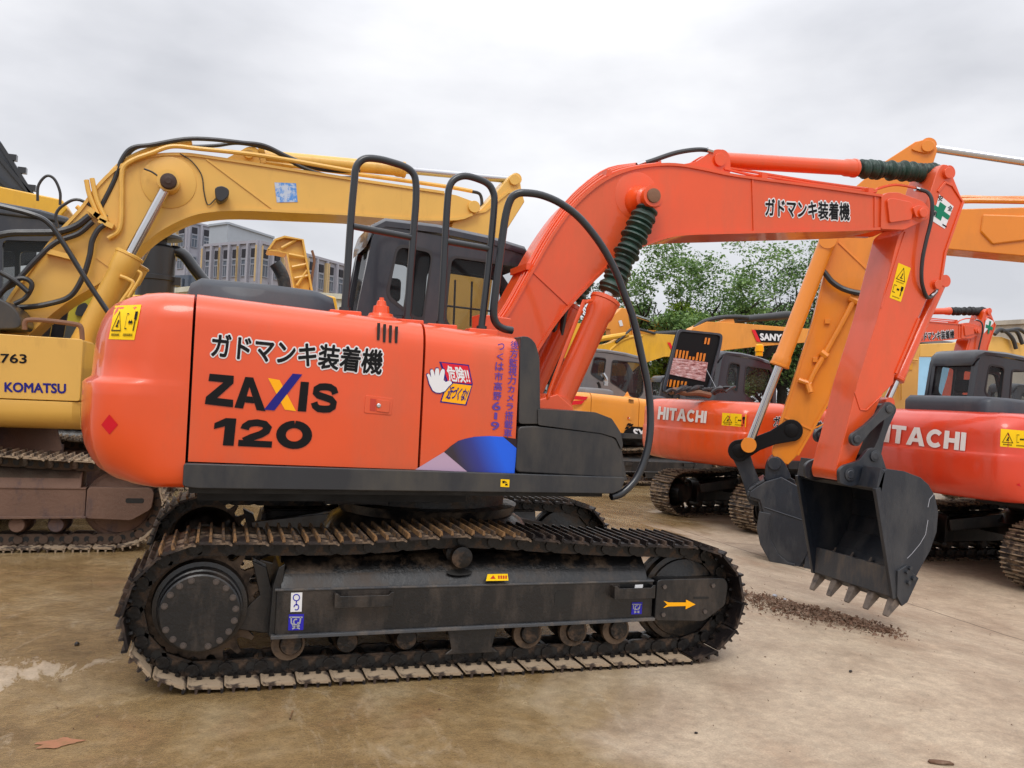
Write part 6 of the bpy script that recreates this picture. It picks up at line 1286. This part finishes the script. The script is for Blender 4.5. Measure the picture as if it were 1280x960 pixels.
# ================================================================== sky, light, camera
def sky():
    w = bpy.data.worlds.new('World'); bpy.context.scene.world = w; w.use_nodes = True; nt = w.node_tree; L = nt.links.new; bg = nt.nodes['Background']
    EL, AZ = math.radians(52), math.radians(200)
    s = nt.nodes.new('ShaderNodeTexSky'); s.sky_type = 'NISHITA'; s.sun_disc = False; s.sun_elevation = EL; s.sun_rotation = AZ; s.air_density = 1.; s.dust_density = 3.
    tc = nt.nodes.new('ShaderNodeTexCoord'); mp = nt.nodes.new('ShaderNodeMapping'); mp.inputs['Scale'].default_value = (1., 1., 2.3); mp.inputs['Location'].default_value = (.7, .2, 0); L(tc.outputs['Generated'], mp.inputs[0])
    n1 = N(nt, 'ShaderNodeTexNoise', i_Scale=2.1, i_Detail=6, i_Roughness=.5, i_Distortion=.1); L(mp.outputs[0], n1.inputs['Vector'])
    cl = ramp(nt, n1.outputs[0], [(.34, (5.8, 5.9, 6.3)), (.5, (7.7, 7.75, 8.1)), (.68, (9.7, 9.7, 9.85))])
    sp = nt.nodes.new('ShaderNodeSeparateXYZ'); L(tc.outputs['Generated'], sp.inputs[0])
    up = N(nt, 'ShaderNodeMapRange', i_From_Min=.36, i_From_Max=.95, i_To_Min=1., i_To_Max=SKYTOP); L(sp.outputs['Z'], up.inputs[0])
    mu = mixc(nt, 1., cl, (1, 1, 1), 'MULTIPLY'); vm = nt.nodes.new('ShaderNodeVectorMath'); vm.operation = 'SCALE'; L(mu, vm.inputs[0]); L(up.outputs[0], vm.inputs['Scale'])
    mx = mixc(nt, .93, s.outputs[0], vm.outputs[0])
    L(mx, bg.inputs['Color']); bg.inputs['Strength'].default_value = .1
    l = bpy.data.lights.new('sun', 'SUN'); l.energy = 1.1; l.angle = math.radians(25); l.color = (1, .97, .92); o = bpy.data.objects.new('sun', l); COL.objects.link(o)
    # sun_rotation is measured from +Y clockwise (seen from above)
    d = Vector((math.sin(AZ)*math.cos(EL), math.cos(AZ)*math.cos(EL), math.sin(EL))); o.rotation_euler = d.to_track_quat('Z', 'Y').to_euler()
SKYTOP = 2.4
def camera():
    c = bpy.data.cameras.new('camera'); c.sensor_width = 36; c.lens = FOC/1280*36; c.clip_end = 5000; c.clip_start = .05
    o = bpy.data.objects.new('camera', c); COL.objects.link(o); R = Matrix(((CR[0], CU[0], -CF[0]), (CR[1], CU[1], -CF[1]), (CR[2], CU[2], -CF[2])))
    o.matrix_world = Matrix.Translation(tuple(CP))@R.to_4x4(); bpy.context.scene.camera = o
    s = bpy.context.scene; s.view_settings.view_transform = 'Standard'; s.view_settings.look = 'None'; s.view_settings.exposure = EXPO; s.view_settings.gamma = 1; s.view_settings.use_curve_mapping = False
    s.render.engine = 'CYCLES'; s.cycles.max_bounces = 6; s.cycles.transparent_max_bounces = 12; s.cycles.use_denoising = True; s.cycles.caustics_reflective = False
EXPO = .22
ground(); rubble(); orange_main()
for f in globals().get('BUILDERS', []): f()
sky(); camera()

def flatten():
    """keep the tree at thing > part > sub-part"""
    def depth(o):
        n = 0
        while o.parent: o = o.parent; n += 1
        return n
    for o in list(bpy.data.objects):
        if o.parent and depth(o) > 2:
            ch = []; a = o
            while a: ch.append(a); a = a.parent
            part = ch[-2]
            if all(tuple(x.location) == (0, 0, 0) and tuple(x.scale) == (1, 1, 1) for x in ch[1:-2]): o.parent = part
flatten()
